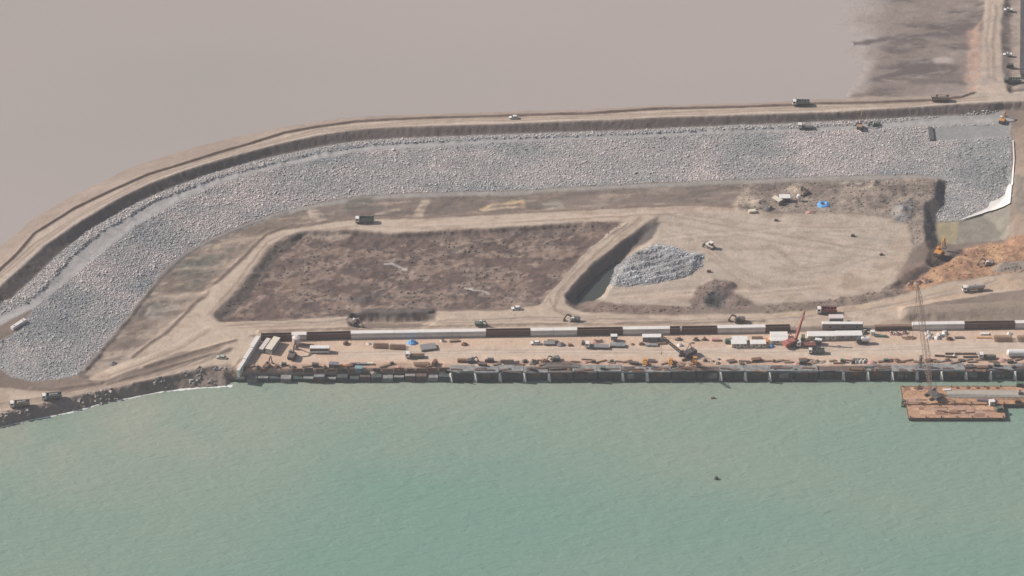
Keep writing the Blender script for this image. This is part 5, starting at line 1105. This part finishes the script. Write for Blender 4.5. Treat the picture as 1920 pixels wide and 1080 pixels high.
heap(1620,624,'dark lumber tangle with white sacks at the hut end', 2.6, 1.6, DKBODY, .8, 0, 'clutter_pile', 'clutter', (WHITE, TIMBER, STEEL)); cabin(1636,627,0,'tiny white cabin east of the long huts', 1.8, 1.6, 1.9, WHITE, WHITE, 'small_cabin', 0); beam_stack(1651,631,-4,'dark green girders east of the tiny white cabin', 6.0, 4, 2, GREEN, .36)
vt = tank_truck(1617,643,182,'short white tanker in front of the long huts', WHITE, DKBODY, 6.0)
for x, y in ((1672,626),(1684,627),(1696,625)): heap(x, y, 'rubbish pile with sacks along the low wall gap', 2.0, 1.0, PINK, .6, 10, 'rubbish_pile', 'rubbish', (WHITE, DARK, GREEN, RUST), 'rubbish along the wall gap')
heap(1705,634,'flat brown debris spread near the tall crane boom', 4.2, .7, REBAR, .4, 0, 'debris_spread', 'debris', (RUST, TIMBER))
for i, (x, y) in enumerate(((1740,626),(1742,634),(1757,634),(1771,625),(1762,629))): heap(x, y, 'heap of bright white sacks below the eastern cast bay', 2.0, 1.4, WHITE, .7, i*30, 'sack_heap', 'sacks', (WHITE, CREAM), 'white sack heaps')
heap(1780,636,'dark brown scrap right of the white sacks', 2.0, 1.3, RUST, .7, 0, 'scrap_pile', 'scrap', (DARK, RUST)); slab_stack(1799,634,0,'dark flat plates right of the brown scrap', 4.4, 1.2, 2, DKBODY, .2, 'plate_stack', 'plates')
slab_stack(1846,627,0,'white sheets lying before the brown formwork', 4.0, 1.3, 3, WHITE, .2, 'sheet_stack', 'sheets'); beam_stack(1845,634,0,'orange brown planks on the ground below the white sheets', 7.0, 3, 1, ORANGE, .25)
cage(1881,637,0,'brown rebar cage under the eastern formwork bay', 8.2, 3.2, 1.3); heap(1893,626,'white sack behind the eastern rebar cage', 1.4, 1.2, WHITE, .8, 0, 'sack_pile', 'sacks'); cage(1921,637,0,'brown rebar cage at the far east of the yard', 6.5, 3.2, 1.3)
hz_t = thing('storage_tank', 'big white cylindrical tank lying on cradles in the east yard', 'tank', GH(1912,668)); MB().cyl((-5.5,0,2.0),(5.5,0,2.0),1.7,n=20).cyl((-6.1,0,2.0),(-5.5,0,2.0),1.2,1.7,n=20).cyl((5.5,0,2.0),(6.1,0,2.0),1.7,1.2,n=20).build('vessel', WHITE, hz_t)
for x in (-3.5, 3.5): MB().bx(x-.3,x+.3,-1.3,1.3,0,.7).build('cradle', CONCB, hz_t)
# ------------------------------------------------------------------ quay yard, along the water
for x, y, h_, L, lb in ((1780,664,0,4.0,'middling dark beam pack, back row, next to the white sack'),(1797,664,0,3.2,'shortest dark beam pack in the middle of the back row'),(1817,664,0,6.2,'long dark beam pack ending the back row by the truck'),(1762,668,-4,4.5,'dark beam pack starting the front row near the tall crane'),(1783,670,-3,4.5,'dark beam pack in the front row below the white sack'),(1822,670,2,7.5,'longest dark beam pack in the front row beside the truck')): beam_stack(x, y, h_, lb, L, 3, 2, FORM, .34, group='dark beams in the east yard')
flat_truck(1851,672,178,'dark flatbed truck with white cab near the eastern caissons', 8.0, WHITE, DKBODY, 2, DKBODY); heap(1790,667,'white sack lying among the dark beams', 1.1, 1.0, WHITE, .8, 0, 'sack_pile', 'sacks')
slab_stack(680,684,2,'long grey planks beside the small teal hut', 5.5, 1.0, 3, CONCB, .25, 'plank_stack', 'planks'); slab_stack(666,691,2,'dark planks west of the small teal hut', 4.5, .9, 3, FORM, .25, 'plank_stack', 'planks'); slab_stack(694,683,0,'pale block with planks near the small teal hut', 2.6, 1.2, 3, CREAM, .3, 'block_stack', 'blocks')
cabin(673,699,0,'small teal hut at the unfinished quay edge', 3.2, 2.2, 2.3, paintmat('teal_sheet', (.17,.32,.36), .6, .3), paintmat('teal_sheet', (.17,.32,.36), .6, .3), 'teal_hut', 1)
excavator(502,695,60,'rusty brown drilling machine near the yard corner', RUST, 3.5, 4.5, k=.8, cabm=DKBODY); machine(533,692,0,'dark pump in the orange yard corner', DKBODY, 'pump', 'pump', .9)
machine(592,702,0,'dark compressor at the unfinished quay edge, west one', DKBODY, 'compressor', 'compressor', 1.2); cabin(627,703,-4,'dark hut with purple roof at the unfinished quay edge', 4.4, 2.2, 1.8, DKBODY, PURP, 'low_hut', 1); slab_stack(642,694,0,'orange brown boards behind the purple roofed hut', 2.6, 1.2, 3, ORANGE, .2, 'board_stack', 'boards')
beam_stack(790,683,0,'greyish timber mats on the yard floor below the flatbed', 7.0, 5, 1, TIMBER, .4); machine(815,691,70,'dark red pile hammer standing at the quay edge', RUST, 'pile_hammer', 'hammer', 1.3); machine(735,690,20,'small dark pump behind the green netted blocks', DKBODY, 'pump', 'pump', .7)
slab_stack(866,678,0,'stack of red brown forms west of the dark excavator', 4.0, 1.6, 5, RUST, .25, 'form_stack', 'forms'); excavator(884,686,10,'small dark excavator at the first caissons', DKBODY, 3.4, 2.2, k=.75, cabm=TEAL); machine(920,685,0,'dark compressor between brown scrap piles', DKBODY, 'compressor', 'compressor', 1.2)
cage(951,679,0,'dark rebar mats behind the timber row', 6.0, 1.6, .8, FORM); beam_stack(960,690,0,'row of dark timber baulks along the caisson deck', 7.0, 3, 2, FORM, .32); machine(984,684,30,'small dark drum east of the timber baulks', DKBODY, 'cable_drum', 'drum', .8); heap(1000,680,'grey brown rubble pile at mid quay, west one', 2.8, 1.6, MUDDY, .7, 30, 'rubble_pile', 'rubble', (FORM, STEEL, RUST)); heap(1022,684,'red brown scrap pile east of the grey rubble', 2.4, 1.4, RUST, .7, 0, 'scrap_pile', 'scrap', (RUST, REBAR)); excavator(1040,676,200,'green brown excavator with low boom at mid quay', TEAL, 3.8, 2.0, k=.85, cabm=TEAL)
rr = random.Random(11)
KINDS = [('rusty formwork panel stack', 'formwork_stack', 'formwork'), ('pile of red brown scaffold tubes', 'tube_pile', 'tubes'), ('low orange brown spoil heap', 'spoil_heap', 'spoil'), ('stack of weathered planks', 'plank_stack', 'planks'), ('small rusty scrap pile', 'scrap_pile', 'scrap')]
MARKS = [(462,'return wall end'),(502,'rusty drilling machine'),(533,'corner pump'),(560,'bare quay edge'),(592,'west compressor'),(627,'purple roofed hut'),(673,'teal hut'),(705,'plank rows'),(735,'pump behind the netted blocks'),(765,'netted blocks'),(790,'timber mats'),(815,'red pile hammer'),(840,'first caisson'),(884,'small dark excavator'),(920,'middle compressor'),(960,'timber baulks'),(1000,'grey rubble pile'),(1022,'red brown scrap'),(1040,'green brown excavator'),(1070,'striped rebar mat'),(1100,'rebar mat end'),(1130,'long trailer'),(1160,'grey slabs'),(1185,'brown heap'),(1209,'first orange hoist frame'),(1235,'long shed'),(1257,'second orange hoist frame'),(1287,'dark lattice crane'),(1320,'crane shadow'),(1350,'pink sheets'),(1385,'trio of huts'),(1420,'brown rebar frames'),(1450,'blue sheeted load'),(1486,'red crane'),(1505,'dark mixer'),(1530,'dark tipper truck'),(1565,'shuttered caissons'),(1600,'white precast ribs'),(1634,'short white tanker'),(1660,'dark green girders'),(1690,'rubbish piles'),(1724,'dark piling leader'),(1748,'barge crane boom'),(1775,'dark beam packs'),(1800,'flat dark plates'),(1818,'jib winch'),(1851,'dark flatbed truck'),(1868,'easternmost compressor'),(1885,'eastern rebar cage'),(1908,'big white tank')]
spots = [(467,703),(484,706),(520,704),(550,706),(576,703),(610,706),(655,704),(700,699),(722,703),(748,700),(770,698),(790,700),(808,703),(830,698),(905,693),(932,692),(975,692),(1015,692),(1062,690),(1078,686),(1098,687),(1112,688),(1128,684),(1146,687),(1165,686),(1176,683),(1188,690),(1206,689),(1222,683),(1246,690),(1262,688),(1275,690),(1300,690),(1322,684),(1345,689),(1372,686),(1390,690),(1410,681),(1418,683),(1436,685),(1450,682),(1462,684),(1478,687),(1495,690),(1505,682),(1522,680),(1530,686),(1560,684),(1572,689),(1588,682),(1600,687),(1634,688),(1655,678),(1668,684),(1680,681),(1688,687),(1700,684),(1722,687),(1740,680),(1755,686),(1775,683),(1790,688),(1806,681),(1822,686),(1838,682),(1862,686),(1878,682),(1893,687),(1908,682)]
for i, (x, y) in enumerate(spots):
    k = rr.randrange(5); lab, nm, ct = KINDS[k]; lab = lab+' on the quay by the '+min(MARKS, key=lambda m: abs(m[0]-x))[1]; g = ct+' along the quay front'; hd = rr.uniform(-15, 25)
    if k == 0: slab_stack(x, y, hd, lab, rr.uniform(2.5,4.5), rr.uniform(1.2,2.0), rr.randrange(3,7), rr.choice((RUST, FORM)), .22, nm, ct, .25, g)
    elif k == 1: beam_stack(x, y, hd, lab, rr.uniform(3,6), 5, 2, rr.choice((REBAR, RUST)), .18, nm, ct, g)
    elif k == 2: heap(x, y, lab, rr.uniform(1.6,3.0), rr.uniform(.6,1.3), rr.choice((paintmat('red_rubble', (.34,.20,.15), .9, .5), SANDL, PINK)), .7, hd, nm, ct, None, g)
    elif k == 3: slab_stack(x, y, hd, lab, rr.uniform(3,5.5), rr.uniform(.7,1.2), rr.randrange(2,4), TIMBER, .16, nm, ct, .2, g)
    else: heap(x, y, lab, rr.uniform(1.2,2.2), rr.uniform(.7,1.4), rr.choice((RUST, FORM, DKBODY)), .7, hd, nm, ct, (RUST, REBAR, STEEL, TIMBER), g)
# smaller gear lying on the caisson deck itself and on the strip behind it
rr = random.Random(29); DK5 = [('dark shutter board', 'shutter_board', 'shutter'), ('coil of rusty cable', 'cable_coil', 'cable'), ('short steel waler', 'steel_waler', 'waler'), ('dark tool crate', 'tool_crate', 'crate'), ('low brown sand spill', 'sand_spill', 'sand')]
for i in range(64):
    x = 850+i*16.6+rr.uniform(-6, 6); on = rr.random() < .5; py = rr.uniform(691.5, 698)-(x-850)*.0032 if on else rr.uniform(675, 688)-(x-850)*.004
    k = rr.randrange(5); lab, nm, ct = DK5[k]; lab += (' on the caisson deck by the ' if on else ' behind the caissons by the ')+min(MARKS, key=lambda m: abs(m[0]-x))[1]; g = ct+' among the caissons'; hd = rr.uniform(-25, 25)
    if k == 0: o = slab_stack(x, py, hd, lab, rr.uniform(2,4.5), rr.uniform(.8,1.6), rr.randrange(1,4), rr.choice((FORM, DKBODY, RUST)), .2, nm, ct, .2, g)
    elif k == 1: o = heap(x, py, lab, rr.uniform(.7,1.2), .6, rr.choice((RUST, DKBODY)), .9, hd, nm, ct, None, g)
    elif k == 2: o = beam_stack(x, py, hd, lab, rr.uniform(3,6.5), 2, 1, rr.choice((FORM, STEEL, RUST)), .34, nm, ct, g)
    elif k == 3: o = machine(x, py, hd, lab, rr.choice((DKBODY, FORM, GREEN)), nm, ct, rr.uniform(.6,.95), g)
    else: o = heap(x, py, lab, rr.uniform(1.4,2.6), .5, rr.choice((SANDL, PINK, MUDDY)), .6, hd, nm, ct, None, g)
    if on: p = PZ(x, py, 5.2); o.location = (p.x, p.y, 5.17)
# orange travelling forms hung over the caisson front, striped rebar panel, row of white ribs
for i, x in enumerate((1209,1257,1302)):
    t = thing('hoist_frame', ('smaller yellow hoist frame on the caisson edge, farther from the dark crane', 'smaller yellow hoist frame on the caisson edge, between the other two', 'tall orange hoist frame on the caisson edge beside the dark crane')[i], 'hoist frame', GH(x, 690), QANG, 'orange hoist frames on the quay'); s_ = 1+.25*(i == 2)
    MB().beam((-1,1,0),(-.6,-1.8,4.2*s_),.28).beam((1,1,0),(.6,-1.8,4.2*s_),.28).beam((-1,-1.4,0),(-.6,-1.8,4.2*s_),.28).beam((1,-1.4,0),(.6,-1.8,4.2*s_),.28).build('frame', YELLOW if i < 2 else ORANGE, t); MB().bx(-1.1,1.1,-1.9,1.1,1.2,1.5).bx(-.9,.9,-2.6,-1.2,3.9*s_,4.4*s_).build('platform', ORANGE, t)
cg = cage(1052,694,0,'long grey striped rebar mat lying on the caisson deck', 16, 3.2, .8, paintmat('grey_rebar', (.27,.255,.235), .7, .4)); 
for x in (1598,1606,1613,1620):
    t = thing('precast_rib', 'white precast rib standing in a short row on the quay', 'precast rib', GH(x, 680), R(60), 'row of white precast ribs'); MB().prism([(-1.6,0),(1.6,0),(1.2,1.1),(-1.0,1.3)], -.25, .25).build('web', WHITE, t); MB().bx(-1.7,1.7,-.5,.5,-.05,.15).build('flange', CONC, t)
beam_stack(1612,674,0,'dark girder lying behind the white precast ribs', 6.5, 2, 1, FORM, .4)
pl = thing('pile_rig', 'dark upright piling leader standing on the caissons near the barge', 'piling rig', GH(1724,694)); MB().lattice((0,0,0),(.3,.2,7.5),.9,.9,8,.16,.1).build('leader', DKBODY, pl); MB().bx(-1.2,1.2,-.8,.8,0,1.1).build('base', FORM, pl); MB().cyl((.25,.15,4.6),(.3,.2,6.4),.45,n=10).build('hammer', RUST, pl)
machine(1818,694,10,'dark winch with raised jib on the eastern caisson deck', DKBODY, 'jib_winch', 'winch', 1.4); machine(1868,693,0,'dark compressor on the easternmost caissons', DKBODY, 'compressor', 'compressor', 1.2)
machine(1505,690,0,'dark mixer beside the shuttered caissons', DKBODY, 'mixer', 'mixer', 1.3)
# surf along the west shore
fm, fn_, fb = node_mat('foam'); fb.inputs['Base Color'].default_value = (.72,.72,.68,1); fb.inputs['Roughness'].default_value = .9
rr = random.Random(3); vs, fs = [], []
for i in range(len(RIPW)-1):
    a, b = PZ(*RIPW[i], .05), PZ(*RIPW[i+1], .05); n = max(2, int((b-a).length/1.2))
    for j in range(n+(i == len(RIPW)-2)):
        p = a+(b-a)*(j/n); w = rr.uniform(.2, .9)*(.5+.9*abs(math.sin(i*1.7+j*.13))); o_ = rr.uniform(-.3,.3); vs += [(p.x, p.y+w+o_, .06), (p.x, p.y-w*.7+o_, .06)]
for i in range(len(vs)//2-1): fs.append((2*i+1, 2*i+3, 2*i+2, 2*i))
fo_ = MB().add(vs, fs).build('surf_foam', fm); fo_['kind'] = 'stuff'

t = thing('step_shade_sheet', 'dark sheet standing in for shade at the step where rock meets the smooth bench', 'mat', GH(1744,250)); q = [GH(1740,241)-t.location, GH(1748,240)-t.location, GH(1752,264)-t.location, GH(1743,265)-t.location]
MB().add([(p.x,p.y,p.z+.9) for p in q]+[(p.x,p.y,p.z+.3) for p in q], [(0,1,2,3),(7,6,5,4),(0,4,5,1),(1,5,6,2),(2,6,7,3),(3,7,4,0)]).build('sheet', paintmat('blue_grey_step_shade', (.06,.07,.09), .8, .3), t)  # dark sheet added in place of the shadow at the step

# ------------------------------------------------------------------ hazy air over the site
bm = bmesh.new(); bmesh.ops.create_cube(bm, size=1.0)
for v in bm.verts: v.co = Vector((v.co.x*5600, v.co.y*5200+1100, -6+(v.co.z+.5)*(CAM.z+26)))
me = bpy.data.meshes.new('haze'); bm.to_mesh(me); bm.free()
hm = bpy.data.materials.new('hazy_air'); hm.use_nodes = True; hn = hm.node_tree; hn.nodes.clear()
ho = hn.nodes.new('ShaderNodeOutputMaterial'); pv = hn.nodes.new('ShaderNodeVolumePrincipled')
pv.inputs['Color'].default_value = (.86,.86,.88,1); pv.inputs['Density'].default_value = 0.00008; pv.inputs['Anisotropy'].default_value = 0.0
hn.links.new(pv.outputs[0], ho.inputs['Volume']); me.materials.append(hm)
hz_o = bpy.data.objects.new('haze', me); COL.objects.link(hz_o); hz_o['kind'] = 'stuff'
